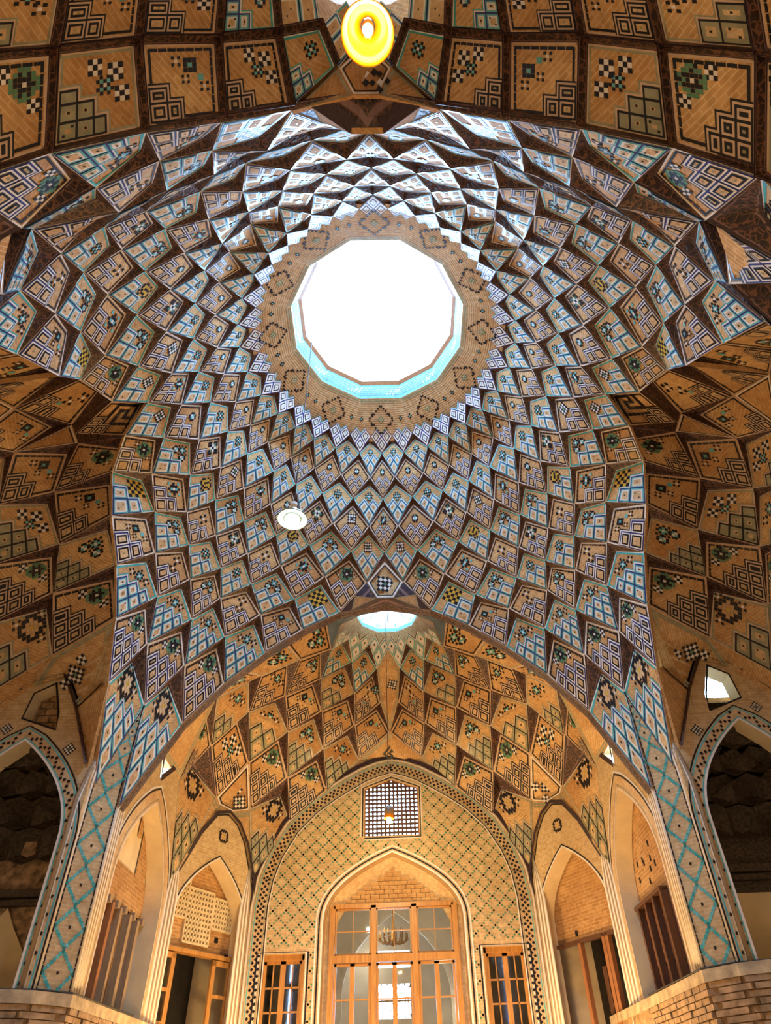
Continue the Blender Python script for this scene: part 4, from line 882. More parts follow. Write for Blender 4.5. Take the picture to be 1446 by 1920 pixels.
m = MB(); m.poly([DW + X_ * p[0] + Z_ * p[1] + Y_ * .05 for p in tym]); m.build('mortar_bed', 'cream', d1)
for s, nm, n_ in ((-1, 'left', 2), (1, 'right', 3)):
    dd = structure('door_%d' % n_, W(s * .615, 2.5, .02), 'small two-leaf wooden door with glazed upper panes, %s of the arched door' % nm)
    O = W(s * .615 - .122, 2.49, .02); w_, h_ = .244 * S, .715 * S
    for x, z, sx, sz in ((.03, h_ / 2, .06, h_), (w_ - .03, h_ / 2, .06, h_), (w_ / 2, h_ - .05, w_, .10)):
        m = MB(); m.box(O + X_ * x + Z_ * z, sx, .14, sz); m.build('door_frame', 'wood', dd)
    for k in (0, 1): leaf(dd, O + X_ * (.06 + k * (w_ - .12) / 2) + Y_ * .03, X_, NF, (w_ - .12) / 2, h_ - .10, 2, 3, .05, (h_ - .1) * .48, 'wood', 'glass')
    m = MB(); m.box(O + X_ * w_ / 2 + Z_ * (h_ * .48 * .96) - Y_ * .06, w_, .05, .045); m.build('door_rail', 'wood', dd)
    m = MB(); m.box(O + X_ * w_ / 2 + Z_ * h_ / 2 + Y_ * .30, w_ + .2, .02, h_); m.build('interior_shade_sheet', 'dark', dd)
# ---- room behind the big door
br = structure('wall_back_room', W(0, 3.2, -ZF), 'white plastered hall seen through the big glazed door')
x_, y0_, y1_, zt_ = .95, 2.66, 3.78, 1.42
m = MB()
for q in (((-x_, y0_), (-x_, y1_)), ((x_, y1_), (x_, y0_))): m.poly([W(*q[0], G0), W(*q[1], G0), W(*q[1], zt_), W(*q[0], zt_)])
m.poly([W(-x_, y0_, zt_), W(x_, y0_, zt_), W(x_, y1_, zt_), W(-x_, y1_, zt_)]); m.build('plaster_shell', 'whitepl', br)
wall_poly(br, 'end_wall', ms([(-x_, G0), (x_, G0), (x_, zt_), (-x_, zt_)]), [ms([(-.15, .55), (.10, .55), (.10, .76), (-.15, .76)]), ms([(-.15, .86), (.10, .86), (.10, .97), (-.15, .97)])], W(0, y1_, -ZF), X_, Z_, NF, .3, 'whitepl')
wall_poly(br, 'arch_wall', ms([(-x_, G0), (x_, G0), (x_, zt_), (-x_, zt_)]), [ms(arch_loop(0, .36, G0 + .02, .62, 1.14, 2.2, 12))], W(0, 3.38, -ZF), X_, Z_, NF, .12, 'whitepl')
border(br, ms(arch_loop(0, .36, G0 + .02, .62, 1.14, 2.2, 12)), [(0, .12, 'white', .03)], [], fmt(W(0, 3.38, -ZF), X_, NF), 'arch_moulding')
m = MB()
for i in range(7):
    for s in (1, -1):
        a = W(-.15 + .25 * i / 6, y1_, .55 if s > 0 else .76); b = W(-.15 + .25 * min(6, i + 2) / 6, y1_, .76 if s > 0 else .55); m.tube([a, b], .012, 0, 4)
m.tube([W(-.15, y1_, .655), W(.10, y1_, .655)], .03, 0, 4); m.tube([W(-.025, y1_, .55), W(-.025, y1_, .76)], .025, 0, 4); m.build('window_lattice', 'wood', br)
point_light('hall_lamp_light', W(.3, 3.1, .5), 30, (1, .78, .5), .15); point_light('hall_lamp_light', W(-.2, 3.6, .9), 14, (1, .85, .65), .15)
# ---- side walls of the front bay: arch beside the pilaster and diagonal arch
for s, nm in ((1, 'right'), (-1, 'left')):
    U = Y_; N = Vector((-s, 0, 0)); O = W(s * 1.13, 0, -ZF); fm = fmt(O, U, N)
    ws = structure('wall_front_%s' % nm, W(s * 1.13, 1.45, -ZF), 'side wall of the front bay with a tall pointed opening beside the %s pilaster' % nm)
    mid = 1.46
    top = [(1.95, .93), (1.95, 1.4), (1.85, 1.72), (1.25, 1.80), (1.10, 1.30)]
    out = ms([(1.02, G0), (1.93, G0)] + top + [(1.02, .95)])
    hole = ms(arch_loop(mid + .035, .325, G0 + .02, .80, 1.235, 2.1, 14))
    wn = ms([(1.534, 1.60), (1.425, 1.455), (1.452, 1.345), (1.62, 1.475)])
    wall_poly(ws, 'brick_face', out, [hole, wn], O, U, Z_, N, .30, 'wall', 'plaster')
    border(ws, hole, [(.0, .02, 'white', .004), (.02, .24, 'cream', .004), (.06, .08, 'olive', .006), (.24, .27, 'black', .006), (.28, .32, 'white', .006)], [], fm)
    border(ws, wn + [wn[0]], [(-.06, .06, 'soffit', .03)], [], fm, 'window_rim')
    # shops behind the opening
    bk = MB(); B = lambda y, z, d=.0: W(s * (1.218 + d), y, z)
    def quad(m, y0, y1, z0, z1, mi=0, d=0.0): m.poly([B(y0, z0, d), B(y1, z0, d), B(y1, z1, d), B(y0, z1, d)], mi, [(y0 * S, z0 * S), (y1 * S, z0 * S), (y1 * S, z1 * S), (y0 * S, z1 * S)])
    if s > 0:
        quad(bk, 1.0, 2.15, .755, 1.40); quad(bk, 1.0, 1.42, .2, .755); quad(bk, 1.98, 2.15, G0, .755); quad(bk, 1.0, 2.15, G0, .33); bk.build('recess_brick', 'wallo', ws)
        for i in range(9):
            m = MB(); m.box(B(random.uniform(1.45, 1.75), random.uniform(.82, .98), -.002), .02, .03, .09); m.build('black_slot', 'black', ws)
        dd = structure('door_4', W(1.245, 1.7, .33), 'red wood folding doors with blue panes behind the right side arch')
        for y in (1.43, 1.545, 1.66, 1.775, 1.89, 1.98):
            m = MB(); m.box(B(y, .545, -.02), .12, .07, .425 * S); m.build('door_post', 'woodd', dd)
        m = MB(); m.box(B(1.70, .755, -.02), .13, .56 * S, .06); m.build('door_frame', 'woodd', dd)
        for y in (1.445, 1.56, 1.675, 1.79, 1.90): leaf(dd, B(y, .335), Y_, N, .095 * S, .41 * S, 1, 3, .05, .55, 'woodr', 'glassb', 'door_leaf', .05, ['glassb', 'glassr', 'glassb'])
        m = MB(); m.box(W(1.40, 1.7, .55), .03, .6 * S, .5 * S); m.build('interior_shade_sheet', 'dark', dd)
        m = MB(); m.box(B(1.7, .325, -.03), .25, .62 * S, .08); m.build('sill', 'woodr', dd)
    else:
        quad(bk, 1.0, 2.15, .93, 1.40, 1); quad(bk, 1.0, 2.15, .79, .945, 0, -.004); quad(bk, 1.62, 1.76, .93, 1.30, 0, -.006); quad(bk, 1.55, 1.60, 1.1, 1.3, 0, -.006)
        bk.build('recess_boards', ['wallo', 'plaster'], ws)
        m = MB(); m.box(W(-1.262, 1.6, .80), .1, 1.2 * S, .05); m.build('beam', 'woodg', ws)
        for y in (1.36, 1.46, 1.56, 1.68, 1.80, 1.90): m = MB(); m.box(B(y, .775, -.01), .12, .10, .10); m.build('carved_bracket', 'woodg', ws)
        dd = structure('door_5', W(-1.245, 1.7, .2), 'open bay of tall grey wood posts behind the left side arch')
        for y, wd_, mt in ((1.40, .09, 'woodr'), (1.50, .08, 'woodg'), (1.63, .11, 'woodg'), (1.74, .10, 'woodg'), (1.86, .09, 'woodr'), (1.96, .12, 'woodg')):
            m = MB(); m.box(B(y, .26, -.01), .12, wd_, 1.02 * S); m.build('door_post', mt, dd)
        for y in (1.45, 1.70): m = MB(); m.box(B(y, .62, .04), .04, .16 * S, .05); m.build('door_rail', 'woodg', dd)
        m = MB(); m.box(W(-1.40, 1.75, .2), .03, 1.0 * S, 1.3 * S); m.build('interior_shade_sheet', 'dark', dd)
        m = MB(); m.box(B(1.66, .30, .06), .03, .5, .9 * S); m.build('grey_board', 'woodg', dd)
    # diagonal wall
    Pa, Pb = W(s * 1.13, 1.92, -ZF), W(s * .82, 2.44, -ZF); U = (Pb - Pa).normalized(); N = Vector((U.y, -U.x, 0))
    if N.dot(W(0, 1.7, -ZF) - Pa) < 0: N = -N
    wd_ = structure('wall_diagonal_%s' % nm, (Pa + Pb) / 2, 'diagonal wall of the front bay, %s of the front wall, with a pointed recess' % nm)
    out = ms([(-.03, G0), (.64, G0), (.64, .95), (.60, 1.10), (.50, 1.31), (.42, 1.40), (.33, 1.44), (.24, 1.41), (.14, 1.28), (.05, 1.10), (-.03, .95)])
    hole = ms(arch_loop(.31, .262, G0 + .02, .83, 1.175, 2.1, 14)); fm = fmt(Pa, U, N)
    wall_poly(wd_, 'brick_face', out, [hole], Pa, U, Z_, N, .34, 'wall', 'plaster')
    border(wd_, hole, [(.0, .03, 'white', .004), (.035, .06, 'black', .006)], [], fm)
    border(wd_, ms([(.64, .95), (.60, 1.10), (.50, 1.31), (.42, 1.40), (.33, 1.44), (.24, 1.41), (.14, 1.28), (.05, 1.10), (-.03, .95)]), [(-.05, -.02, 'black', .006), (-.015, .05, 'soffit', .05)], [], fm, 'rib_border')
    c = Pa + U * (.315 * S) + Z_ * ((1.30 + ZF) * S) + N * .01; mb = MB()
    for i, rw_ in enumerate(MOTIF['ringw']):
        for j, ch in enumerate(rw_):
            if ch == '.': continue
            x, y = (j - 3) * .04, (3 - i) * .04; p = c + U * ((x + y) * .7071) + Z_ * ((y - x) * .7071); e1, e2 = (U + Z_) * .013, (U - Z_) * .013
            mb.poly([p - e1 - e2, p + e1 - e2, p + e1 + e2, p - e1 + e2], KI[MC[ch]])
    mb.build('tile_motif', KM, wd_, merge=False)
    D = lambda t, z, d=0: Pa + U * (t * S) + Z_ * ((z + ZF) * S) - N * (.36 + d)
    def q2(m, t0, t1, z0, z1, mi=0, d=0): m.poly([D(t0, z0, d), D(t1, z0, d), D(t1, z1, d), D(t0, z1, d)], mi, [(t0 * S, z0 * S), (t1 * S, z0 * S), (t1 * S, z1 * S), (t0 * S, z1 * S)])
    bk = MB(); q2(bk, -.25, .85, .715, 1.35)
    if s < 0: q2(bk, -.25, .02, G0, .715); q2(bk, .60, .85, G0, .715)
    bk.build('recess_brick', 'wallo', wd_)
    if s < 0:
        for t0, t1, z0, z1 in ((.06, .21, .87, 1.12), (.215, .40, .76, 1.02), (.41, .56, .85, 1.0)):
            pt = MB(); bxx = lambda a, b, c_, d_: pt.box(D((a + b) / 2, (c_ + d_) / 2, -.03), (b - a) * S, .05, (d_ - c_) * S, 0, (U, N, Z_))
            nx_, nz_ = int((t1 - t0) * S / .075), int((z1 - z0) * S / .085)
            for i in range(nx_ + 1): x = lerp(t0, t1, i / nx_); bxx(x - .0045, x + .0045, z0, z1)
            for j in range(nz_ + 1): z = lerp(z0, z1, j / nz_); bxx(t0, t1, z - .006, z + .006)
            pt.build('brick_screen', 'plaster', wd_, kind='stuff')
        for t, z in ((.10, .80), (.47, .80), (.56, .73)): m = MB(); m.box(D(t, z, -.005), .09, .02, .09, 0, (U, N, Z_)); m.build('black_slot', 'black', wd_)
        dd = structure('door_6', D(.3, -.3), 'open doorway with glazed wooden leaves in the left diagonal recess')
        leaf(dd, D(.03, -.25, -.08), U, N, .15 * S, .95 * S, 1, 3, .09, 1.75, 'wood', 'glass')
        leaf(dd, D(.44, -.25, -.08), U, N, .15 * S, .95 * S, 1, 3, .09, 1.75, 'wood', 'glass')
        m = MB(); m.box(D(.31, .715, -.05), .60 * S, .16, .07, 0, (U, N, Z_)); m.build('door_frame', 'wood', dd)
        m = MB(); m.box(D(.31, .2, .9), 1.0 * S, .03, 1.4 * S, 0, (U, N, Z_)); m.build('interior_shade_sheet', 'dark', dd)
    else:
        for t, z in ((.42, .76),): m = MB(); m.box(D(t, z, -.005), .06, .02, .10, 0, (U, N, Z_)); m.build('black_slot', 'black', wd_)
        dd = structure('window_2', D(.3, .2), 'wide dark shop opening with brown posts in the right diagonal recess')
        for t in (-.02, .19, .215, .395, .59): m = MB(); m.box(D(t, .2, -.03), .075, .10, 1.05 * S, 0, (U, N, Z_)); m.build('window_post', 'woodr', dd)
        m = MB(); m.box(D(.30, .715, -.03), .68 * S, .10, .06, 0, (U, N, Z_)); m.build('window_head', 'woodd', dd)
        m = MB(); m.box(D(.31, .1, .9), 1.1 * S, .03, 1.4 * S, 0, (U, N, Z_)); m.build('interior_shade_sheet', 'dark', dd)
        for t, h_ in ((.07, .9), (.11, .6), (.29, 1.0), (.33, .8)): m = MB(); m.box(D(t, .68 - h_ / 2 * .5, .25), .10, .05, h_, 0, (U, N, Z_)); m.build('folded_shutter', 'woodd', dd)
        m = MB(); m.box(D(.12, .4, .5), .12 * S, .03, .5 * S, 0, (U, N, Z_)); m.build('lit_plaster', 'plaster', dd)
        m = MB(); m.box(D(.02, .42, .22), .22 * S, .5, .06, 0, (U, N, Z_)); m.box(D(.02, .30, .22), .04 * S, .06, .2 * S, 0, (U, N, Z_)); m.build('counter', 'woodd', dd)
    # niche wall of the side bay
    O = W(0, .87, -ZF); U = X_; N = Vector((0, -1, 0)); fm = fmt(O, U, N); sx = lambda l: [(s * a, b) for a, b in l]
    wn_ = structure('wall_niche_%s' % nm, W(s * 1.6, .87, -ZF), 'wall of the %s side bay with a tall pointed niche edged by black lozenges' % nm)
    out = ms(sx([(1.19, G0), (2.28, G0), (2.28, 1.5), (1.9, 1.8), (1.30, 1.8), (1.24, 1.5), (1.19, 1.2)]))
    hole = ms(sx(arch_loop(1.505, .255, G0 + .02, .86, 1.275, 2.1, 14))); wnd = ms(sx([(1.455, 1.552), (1.543, 1.50), (1.555, 1.375), (1.392, 1.316), (1.40, 1.40)]))
    wall_poly(wn_, 'brick_face', out, [hole, wnd], O, U, Z_, N, .30, 'wall', 'plaster')
    pth = hole if s > 0 else hole[::-1]
    zig = lambda i: (.075, .115, .155, .115)[i % 4]
    border(wn_, pth, [(.0, .03, 'white', .004), (.03, .24, 'cream', .004), (.035, .055, 'turq', .006), (.185, .21, 'turq', .006), (.222, .245, 'black', .006)], [(.052, zig, .04, 'black', .3, 1)], fm)
    border(wn_, wnd + [wnd[0]], [(-.03, .0, 'black', .008)] if s < 0 else [(.0, .03, 'black', .008)], [], fm, 'window_rim')
    for cx_, cz_ in ((1.31, 1.23), (1.60, 1.33), (1.36, 1.20)):
        mb = MB()
        for i, rw_ in enumerate(MOTIF['star']):
            for j, ch in enumerate(rw_):
                if ch == '.': continue
                p = O + U * (s * cx_ * S + (j - 3) * .028) + Z_ * ((cz_ + ZF) * S + (3 - i) * .028) + N * .006; d = .0125
                mb.poly([p - U * d - Z_ * d, p + U * d - Z_ * d, p + U * d + Z_ * d, p - U * d + Z_ * d], KI[MC[ch]])
        if cx_ != 1.36: mb.build('tile_motif', KM, wn_, merge=False)
    ni = MB(); nb_ = lambda x, z, d: W(s * x, .87 + d, z)
    hx = .32; cxn = 1.505
    for q in ([nb_(cxn - hx, G0, .30), nb_(cxn + hx, G0, .30), nb_(cxn + hx, 1.4, .30), nb_(cxn - hx, 1.4, .30)], [nb_(cxn - hx, G0, .08), nb_(cxn - hx, G0, .30), nb_(cxn - hx, 1.4, .30), nb_(cxn - hx, 1.4, .08)],
              [nb_(cxn + hx, G0, .08), nb_(cxn + hx, G0, .30), nb_(cxn + hx, 1.4, .30), nb_(cxn + hx, 1.4, .08)], [nb_(cxn - hx, 1.4, .08), nb_(cxn + hx, 1.4, .08), nb_(cxn + hx, 1.4, .30), nb_(cxn - hx, 1.4, .30)]): ni.poly(q, 0)
    ni.build('niche_shell', 'fresco' if s < 0 else 'mirror', wn_)
    for tier, (zt0, zt1, n_c, rr0, rr1) in enumerate(((.86, .99, 7, .26, .24), (.99, 1.10, 6, .24, .17), (1.10, 1.19, 5, .17, .10), (1.19, 1.26, 3, .10, .03))):
        for i in range(n_c):
            a0, a1 = math.pi * i / n_c, math.pi * (i + 1) / n_c; am = (a0 + a1) / 2; m = MB()
            pt = lambda r, a, z: W(s * (cxn + r * math.cos(a)), .90 + r * math.sin(a) * .9, z)
            b0, t0_, t1_, tm = pt(rr0 * 1.04, am, zt0), pt(rr0, a0, zt1), pt(rr0, a1, zt1), pt(rr1, am, zt1 + .01)
            bk_ = pt(rr0 * 1.28, am, lerp(zt0, zt1, .6)); l0, l1 = pt(rr0 * 1.05, a0, zt0 + .02), pt(rr0 * 1.05, a1, zt0 + .02)
            for q in ((b0, l0, bk_), (b0, bk_, l1), (l0, t0_, bk_), (l1, bk_, t1_), (t0_, tm, bk_), (tm, t1_, bk_)): m.poly(q, 0)
            m.build('muqarnas_cell', 'mirror', wn_)
    m = MB(); m.box(nb_(cxn, .745, .27), .6 * S, .16, .10); m.box(nb_(cxn, .715, .28), .56 * S, .10, .08); m.build('niche_cornice', 'mirror', wn_)
    m = MB(); m.box(nb_(cxn, .30, .295), .46 * S, .02, .72 * S); m.build('painted_panel', 'fresco' if s < 0 else 'plaster', wn_)
    if s < 0:
        m = MB(); m.poly([nb_(x, z, .283) for x, z in ((1.42, .25), (1.36, .42), (1.40, .55), (1.46, .63), (1.505, .70), (1.55, .63), (1.61, .55), (1.65, .42), (1.59, .25))]); m.build('painted_medallion', 'plaster', wn_)
        # bricked-up window
        m = MB()
        for j in range(8):
            for i in range(4): 
                b = MB(); b.box(W(-(1.37 + (i + (j % 2) * .5) * .055), .955, 1.31 + j * .034), .17, .08, .10); b.build('brick', 'ledgeb', wn_)
    # ---- pilaster with the chain of teal lozenges
    E1, E2 = W(s * 1.109, .990, 0), W(s * 1.191, .909, 0); U = (E2 - E1).normalized(); Wd = (E2 - E1).length
    N = Vector((-U.y, U.x, 0)); N = N if N.dot(W(0, 0, 0) - E1) > 0 else -N
    pl = structure('trim_%d' % (1 if s > 0 else 2), W(s * 1.15, .95, .37), 'slanting corner pilaster with a chain of teal tile lozenges, %s of the front arch' % nm)
    ap_ = dn(11, 8 if s > 0 else 56); b0, b1 = Vector((E1.x, E1.y, W(0, 0, .36).z)), Vector((E2.x, E2.y, W(0, 0, .36).z)); t0, t1 = E1.copy(), E2.copy(); t0.z = t1.z = W(0, 0, 1.08).z
    m = MB(); h_ = t0.z - b0.z
    m.poly([b0, b1, t1, t0], 0, [(0, 0), (Wd, 0), (Wd, h_), (0, h_)]); m.poly([t0, t1, ap_], 0, [(0, h_), (Wd, h_), (Wd / 2, h_ + 1.3)])
    for a, b in ((b0, t0), (t0, ap_), (ap_, t1), (t1, b1)): m.poly([a, b, b - N * .25, a - N * .25], 0)
    m.build('pilaster_face', 'wall', pl, merge=False)
    m = MB(); zc, i = b0.z + .03, 0; mdl = (b0 + b1) / 2; zones = []
    while True:
        f = (zc - t0.z) / (ap_.z - t0.z); w2 = Wd * .455 * (1 if f < 0 else max(0, 1 - f)); hl = w2 * 2.55
        if w2 < .03: break
        zones.append((zc, w2, hl)); zc += hl + .03
    def pp(x, z):
        f = (z - t0.z) / (ap_.z - t0.z)
        c = Vector((mdl.x, mdl.y, z)) if f <= 0 else lerp(Vector((mdl.x, mdl.y, t0.z)), ap_, f)
        return c + U * x + N * .006
    for zc, w2, hl in zones:
        nst = 7; d = w2 / nst
        for q in range(nst + 1):
            for sx_ in (1, -1):
                for up in (1, -1):
                    x = sx_ * (w2 - q * d); z = zc + hl / 2 + up * q * (hl / 2 / nst); e, g_ = d * .72, hl / 2 / nst * .7
                    m.poly([pp(x - e, z - g_), pp(x + e, z - g_), pp(x + e, z + g_), pp(x - e, z + g_)], KI['turq'] if random.random() < .5 else KI['teal'])
        m.poly([pp(a * .014, zc + hl / 2 + b * .018) for a, b in ((-1, -1), (1, -1), (1, 1), (-1, 1))], KI['black'])
    for a, b, c_ in ((b0, t0, ap_), (b1, t1, ap_)):
        for p, q in ((a, t0 if a is b0 else t1), (t0 if a is b0 else t1, c_)):
            nd = max(4, int((q - p).length / .11)); sgn = 1 if a is b0 else -1
            for i in range(nd): 
                u0, u1 = lerp(p, q, i / nd), lerp(p, q, (i + .88) / nd); m.poly([u0 + N * .006, u1 + N * .006, u1 + U * sgn * .018 + N * .006, u0 + U * sgn * .018 + N * .006], KI['black'])
    m.build('lozenge_chain', KM, pl, merge=False)
    def rods(p, q, n, z0, z1, r, par, tops=None):
        for i in range(n):
            f = (i + .5) / n; x, y = lerp(p[0], q[0], f), lerp(p[1], q[1], f); m = MB()
            pts = [W(s * x, y, z0), W(s * x, y, z1)]
            if tops: pts += [lerp(W(s * x, y, z1), W(s * tops[0], tops[1], tops[2]), .5) + (W(s * x, y, z1) - W(s * tops[0], tops[1], z1)) * .1, W(s * tops[0], tops[1], tops[2])]
            m.tube(pts, [r, r] + ([r * .8, r * .3] if tops else []), i % 2, 8); m.build('colonnette', ['whitepl', 'woodg'], par, True)
    rods((1.112, 1.0), (1.135, 1.13), 7, .36, 1.0, .032, pl, (1.09, 1.03, 1.22)); rods((1.193, .902), (1.222, .862), 6, .36, 1.02, .03, pl, (1.175, .88, 1.25))
    ct = structure('trim_%d' % (3 if s > 0 else 4), W(s * 1.1, 1.95, G0), 'clustered striped colonnettes between the two pointed recesses, %s side' % nm)
    rods((1.132, 1.865), (1.105, 1.965), 7, G0, .92, .03, ct, (1.115, 1.90, 1.12))
    ct = structure('trim_%d' % (5 if s > 0 else 6), W(s * .83, 2.43, G0), 'clustered striped colonnettes at the %s edge of the front wall' % nm)
    rods((.865, 2.365), (.825, 2.43), 6, G0, .95, .028, ct, (.84, 2.40, 1.18))
    # ---- podium ledge under the pilaster
    lg = structure('trim_%d' % (7 if s > 0 else 8), W(s * 1.15, .92, G0), 'worn brick and stone ledge under the %s pilaster' % nm)
    path = [(1.085, 2.3), (1.085, .965), (1.165, .848), (1.26, .80), (2.1, .79)]; inner = [(1.14, 2.3), (1.14, 1.02), (1.20, .93), (1.28, .90), (2.1, .90)]
    m = MB(); zt1, zb1 = .372, .335
    for (a, b), (c_, d) in zip(zip(path[:-1], path[1:]), zip(inner[:-1], inner[1:])):
        P = [W(s * q[0], q[1], zt1) for q in (a, b, d, c_)]; Q = [W(s * q[0], q[1], zb1) for q in (a, b, d, c_)]
        m.poly(P, 0); m.poly([P[0], P[1], Q[1], Q[0]], 0); m.poly(Q[::-1], 0)
    m.build('ledge_cap', 'stone', lg)
    fac = [(1.10, 2.3), (1.10, .972), (1.175, .862), (1.27, .815), (2.1, .805)]
    m = MB()
    for a, b in zip(fac[:-1], fac[1:]): m.poly([W(s * a[0], a[1], G0), W(s * b[0], b[1], G0), W(s * b[0], b[1], .34), W(s * a[0], a[1], .34)], 0)
    m.build('ledge_core', 'ledgeb', lg)
    for ci in range(7):
        zc = .325 - ci * .021
        for (a, b) in zip(fac[:-1], fac[1:]):
            A_, B_ = W(s * a[0], a[1], zc), W(s * b[0], b[1], zc); L_ = (B_ - A_).length; L_ = L_; d = (B_ - A_).normalized()
            vis0, vis1 = (max(0, L_ - 2.4), L_) if a[1] > 2 else (0, min(L_, 1.0)); nb = max(1, int((vis1 - vis0) / .24))
            nn = Vector((-d.y, d.x, 0)); nn = nn if nn.dot(W(0, 0, zc) - A_) > 0 else -nn
            for i in range(nb):
                c = A_ + d * (vis0 + (i + .5 + (ci % 2) * .25) * (vis1 - vis0) / nb); m = MB(); m.box(c + nn * random.uniform(-.01, .02), (vis1 - vis0) / nb * .92, .09, .06, 0, (d, nn, Z_)); m.build('brick', 'ledgeb', lg)
    m = MB(); m.tube([W(s * 1.085, 1.6, .378), W(s * 1.087, .97, .376), W(s * 1.16, .878, .377), W(s * 1.4, .81, .378)], .012, 0, 6); m.tube([W(s * 1.09, 1.0, .374), W(s * 1.097, 1.05, .25), W(s * 1.092, 1.2, .12)], .012, 0, 6); m.build('cable', 'iron', lg)

# ------------------------------------------------------------------ added enclosing shell that blocks stray light (keeps the daylight to the openings)
def hull_wall(name, a, b, z0, z1, holes, lab, flip=1, mat='hull'):
    A_, B_ = W(*a, -ZF), W(*b, -ZF); U = (B_ - A_).normalized(); N = Vector((-U.y, U.x, 0)) * flip
    o = structure(name, A_, lab); L_ = (B_ - A_).length
    wall_poly(o, 'light_block_wall', [(0, (z0 + ZF) * S), (L_, (z0 + ZF) * S), (L_, (z1 + ZF) * S), (0, (z1 + ZF) * S)], holes, A_, U, Z_, N, .15, mat); return o
HZ = 3.10
hull_wall('wall_shell_front', (-1.3, 2.60), (1.3, 2.60), G0, HZ, [[(x * S + 1.3 * S, (z + ZF) * S) for x, z in l] for l in ([(-.40, G0 + .03), (.40, G0 + .03), (.40, 1.25), (-.40, 1.25)], [(-.19, 1.34), (.19, 1.34), (.19, 1.80), (-.19, 1.80)])], 'added light-blocking shell behind the front wall', -1)
for s, nm in ((1, 'right'), (-1, 'left')):
    hull_wall('wall_shell_front_%s' % nm, (s * 1.32, 1.26), (s * 1.32, 2.60), G0, HZ, [[((y - 1.26) * S, (z + ZF) * S) for y, z in [(1.30, 1.36), (1.95, 1.36), (1.95, 2.2), (1.30, 2.2)]]], 'added light-blocking shell beside the front bay, %s' % nm, s)
    hull_wall('wall_shell_back_%s' % nm, (s * 1.32, -2.6), (s * 1.32, -1.26), G0, HZ, [], 'added light-blocking shell beside the back bay, %s' % nm, s)
    for e in (1, -1):
        hl = [[((x - 1.32) * S, (z + ZF) * S) for x, z in [(1.38, 1.32), (1.95, 1.32), (1.95, 1.95), (1.38, 1.95)]]] if (s > 0 and e > 0) else []
        hull_wall('wall_shell_bay_%s' % nm, (s * 1.32, e * 1.26), (s * 2.3, e * 1.26), G0, HZ, hl, 'added light-blocking shell around the %s side bay' % nm, -1)
    hull_wall('wall_shell_end_%s' % nm, (s * 2.3, -1.26), (s * 2.3, 1.26), G0, HZ, [], 'added light-blocking shell at the end of the %s side bay' % nm, s)
hull_wall('wall_shell_back', (-1.3, -2.6), (1.3, -2.6), G0, HZ, [], 'added light-blocking shell behind the back bay')
rf = structure('ceiling', W(0, 0, HZ), 'added flat light-blocking slab pierced by the three skylights')
circ = lambda c, r, n, ph=0: [(c[0] + r * math.cos(ph + 2 * math.pi * i / n), c[1] + r * math.sin(ph + 2 * math.pi * i / n)) for i in range(n)]
sc = lambda l: [(a * S, b * S) for a, b in l]
wall_poly(rf, 'light_block_roof', sc([(-1.35, -2.65), (1.35, -2.65), (1.35, -1.27), (2.33, -1.27), (2.33, 1.27), (1.35, 1.27), (1.35, 2.63), (-1.35, 2.63), (-1.35, 1.27), (-2.33, 1.27), (-2.33, -1.27), (-1.35, -1.27)]),
          [sc(circ((0, 0), .41, 24)), sc(circ((0, 1.79), .24, 16)), sc(circ((0, -1.56), .28, 16))], W(0, 0, HZ), X_, Y_, Vector((0, 0, -1)), .12, 'hull')
for cy, r, z0 in ((1.79, .215, 2.63), (-1.56, .275, 2.58)):
    m = MB(); n = 20
    for i in range(n):
        a0, a1 = 2 * math.pi * i / n, 2 * math.pi * (i + 1) / n
        m.poly([op(r, a0, z0, (0, cy)), op(r, a1, z0, (0, cy)), op(r * 1.1, a1, HZ, (0, cy)), op(r * 1.1, a0, HZ, (0, cy))])
    m.build('skylight_shaft', 'whitepl', rf)
fl = MB(); fl.poly([(-40, -40, 0), (40, -40, 0), (40, 40, 0), (-40, 40, 0)]); fo = fl.build('floor', 'floor'); fo['kind'] = 'structure'; fo['label'] = 'stone floor of the hall below the frame'
pw = structure('wall_parapet_right', W(1.8, 1.5, 1.3), 'rough brick parapet seen through the small right window')
for j in range(9):
    for i in range(9):
        m = MB(); m.box(W(1.40 + (i + (j % 2) * .5) * .075, 1.02 + .0 * i, 1.27 + j * .022), .25, .10, .07); m.build('brick', 'wallo', pw)

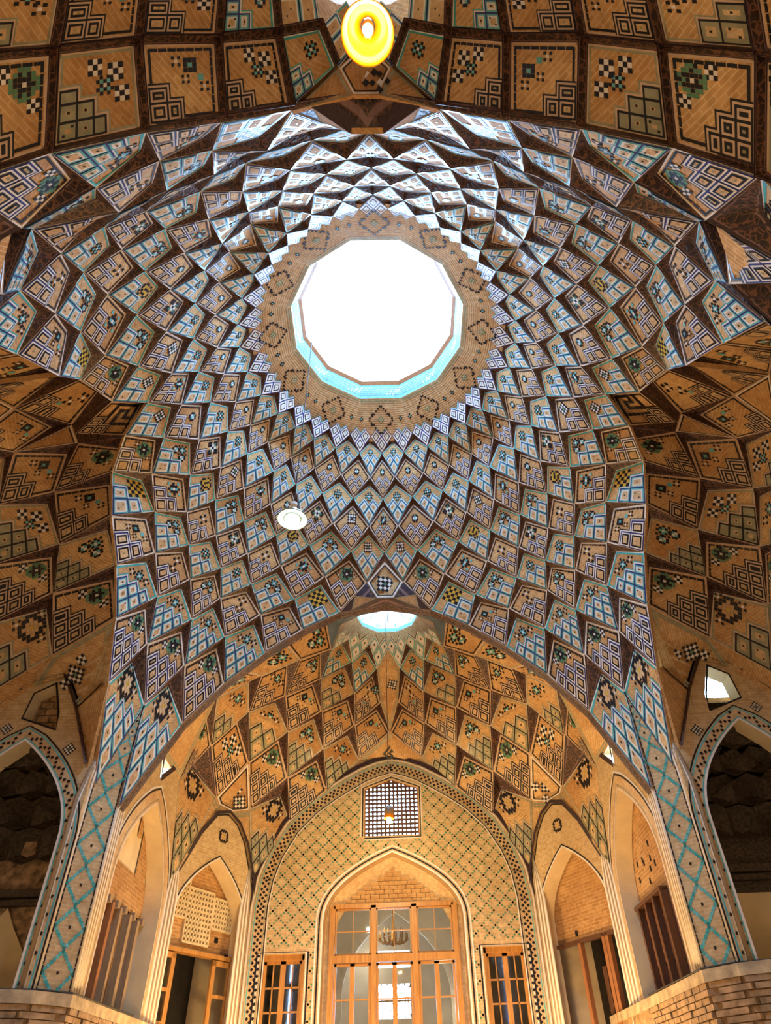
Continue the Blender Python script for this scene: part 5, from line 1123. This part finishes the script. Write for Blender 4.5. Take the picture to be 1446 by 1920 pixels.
# ------------------------------------------------------------------ hanging lamps and chandelier
def pendant(loc, zc, label, kind):
    t = root('pendant_lamp', loc, label, 'lamp', None)
    m = MB(); m.tube([loc + Z_ * .16, Vector((loc.x, loc.y, zc))], .006, 0, 6); m.build('cord', 'iron' if kind != 'amber' else 'whitepl', t)
    if kind == 'amber':
        m = MB(); m.lathe(loc, [(.045, .13), (.06, .10), (.085, .03), (.137, -.045), (.140, -.05), (.134, -.047), (.080, .025), (.055, .09), (.04, .12)], 0, 32); m.build('shade', 'amber', t, True)
        m = MB(); m.lathe(loc, [(.0, .17), (.03, .165), (.032, .10), (.0, .10)], 0, 16); m.build('socket', 'brass', t, True)
        m = MB(); m.lathe(loc, [(.0, .10), (.018, .09), (.030, .04), (.026, .005), (.0, -.01)], 0, 16); m.build('bulb', 'bulb', t, True)
        point_light('lamp_light', loc + Z_ * -.03, 7, (1, .68, .30), .04)
    elif kind == 'led':
        m = MB(); m.lathe(loc, [(.0, .16), (.05, .15), (.06, .10), (.16, .02), (.165, .0), (.155, .0), (.10, .015), (.0, .02)], 0, 32); m.build('shade', 'milk', t, True)
        m = MB(); m.lathe(loc, [(.0, .012), (.085, .01), (.08, -.012), (.0, -.025)], 0, 24); m.build('lens', 'led', t, True)
        m = MB(); m.lathe(loc, [(.0, .26), (.035, .255), (.04, .15), (.0, .15)], 0, 16); m.build('cap', 'whitepl', t, True)
        point_light('lamp_light', loc - Z_ * .06, 14, (.95, 1, .92), .06)
    else:
        m = MB(); m.lathe(loc, [(.0, .17), (.085, .17), (.088, .02), (.083, .02), (.08, .16), (.0, .16)], 0, 24); m.build('shade', 'woodg', t, True)
        m = MB(); m.lathe(loc, [(.086, .02), (.095, -.05), (.090, -.05), (.080, .02)], 0, 24); m.build('amber_rim', 'amber', t, True)
        m = MB(); m.lathe(loc, [(.0, .02), (.03, .0), (.05, -.08), (.035, -.13), (.0, -.15)], 0, 16); m.build('bulb', 'bulb', t, True)
        point_light('lamp_light', loc - Z_ * .12, 300, (1, .74, .36), .07)
    return t
pendant(W(.022, -1.428, 1.26), W(0, 0, 2.60).z, 'amber glass pendant lamp hanging under the bright back skylight, glowing bulb', 'amber')
pendant(W(-.265, -.22, 1.444), W(0, 0, 3.085).z, 'pale round pendant lamp with a white lens in front of the blue tiled dome', 'led')
pendant(W(-.01, 1.84, 1.26), W(0, 0, 2.70).z, 'small cylinder pendant lamp with lit bulb before the lattice window', 'cyl')
ch = root('chandelier', W(-.01, 3.0, .89), 'brass branched chandelier with candle bulbs behind the glazed door', 'chandelier')
cl = W(-.01, 3.0, .89); m = MB(); m.lathe(cl, [(.0, .5), (.015, .48), (.02, .2), (.05, .12), (.03, .05), (.07, .0), (.05, -.08), (.0, -.14)], 0, 16); m.build('stem', 'brass', ch, True)
m = MB(); m.tube([cl + Z_ * .5, Vector((cl.x, cl.y, W(0, 0, 1.42).z))], .01, 0, 6); m.build('chain', 'brass', ch)
for ring, (n, R_, zz) in enumerate(((14, .32, .02), (9, .21, .12))):
    for i in range(n):
        a = 2 * math.pi * i / n; d = Vector((math.cos(a), math.sin(a), 0)); m = MB()
        m.tube([cl, cl + d * R_ * .4 - Z_ * .07, cl + d * R_ * .8 - Z_ * .06, cl + d * R_ + Z_ * (zz - .03)], .011, 0, 5); arm = m.build('arm', 'brass', ch, True)
        m = MB(); m.lathe(cl + d * R_ + Z_ * (zz - .03), [(.0, 0), (.03, .01), (.012, .03), (.012, .10), (.0, .16)], 0, 8); m.build('candle', 'brass', arm, True)
point_light('chandelier_light', cl + Vector((-.25, -.2, .25)), 12, (1, .7, .3), .03)
m = MB(); m.tube([W(-.345, -.10, 3.088), W(-.27, -.215, 3.092)], .006, 0, 6); o = m.build('lamp_hook', 'iron'); o['label'] = 'thin iron hook carrying the lamp cord at the skylight rim'; o['category'] = 'hook'
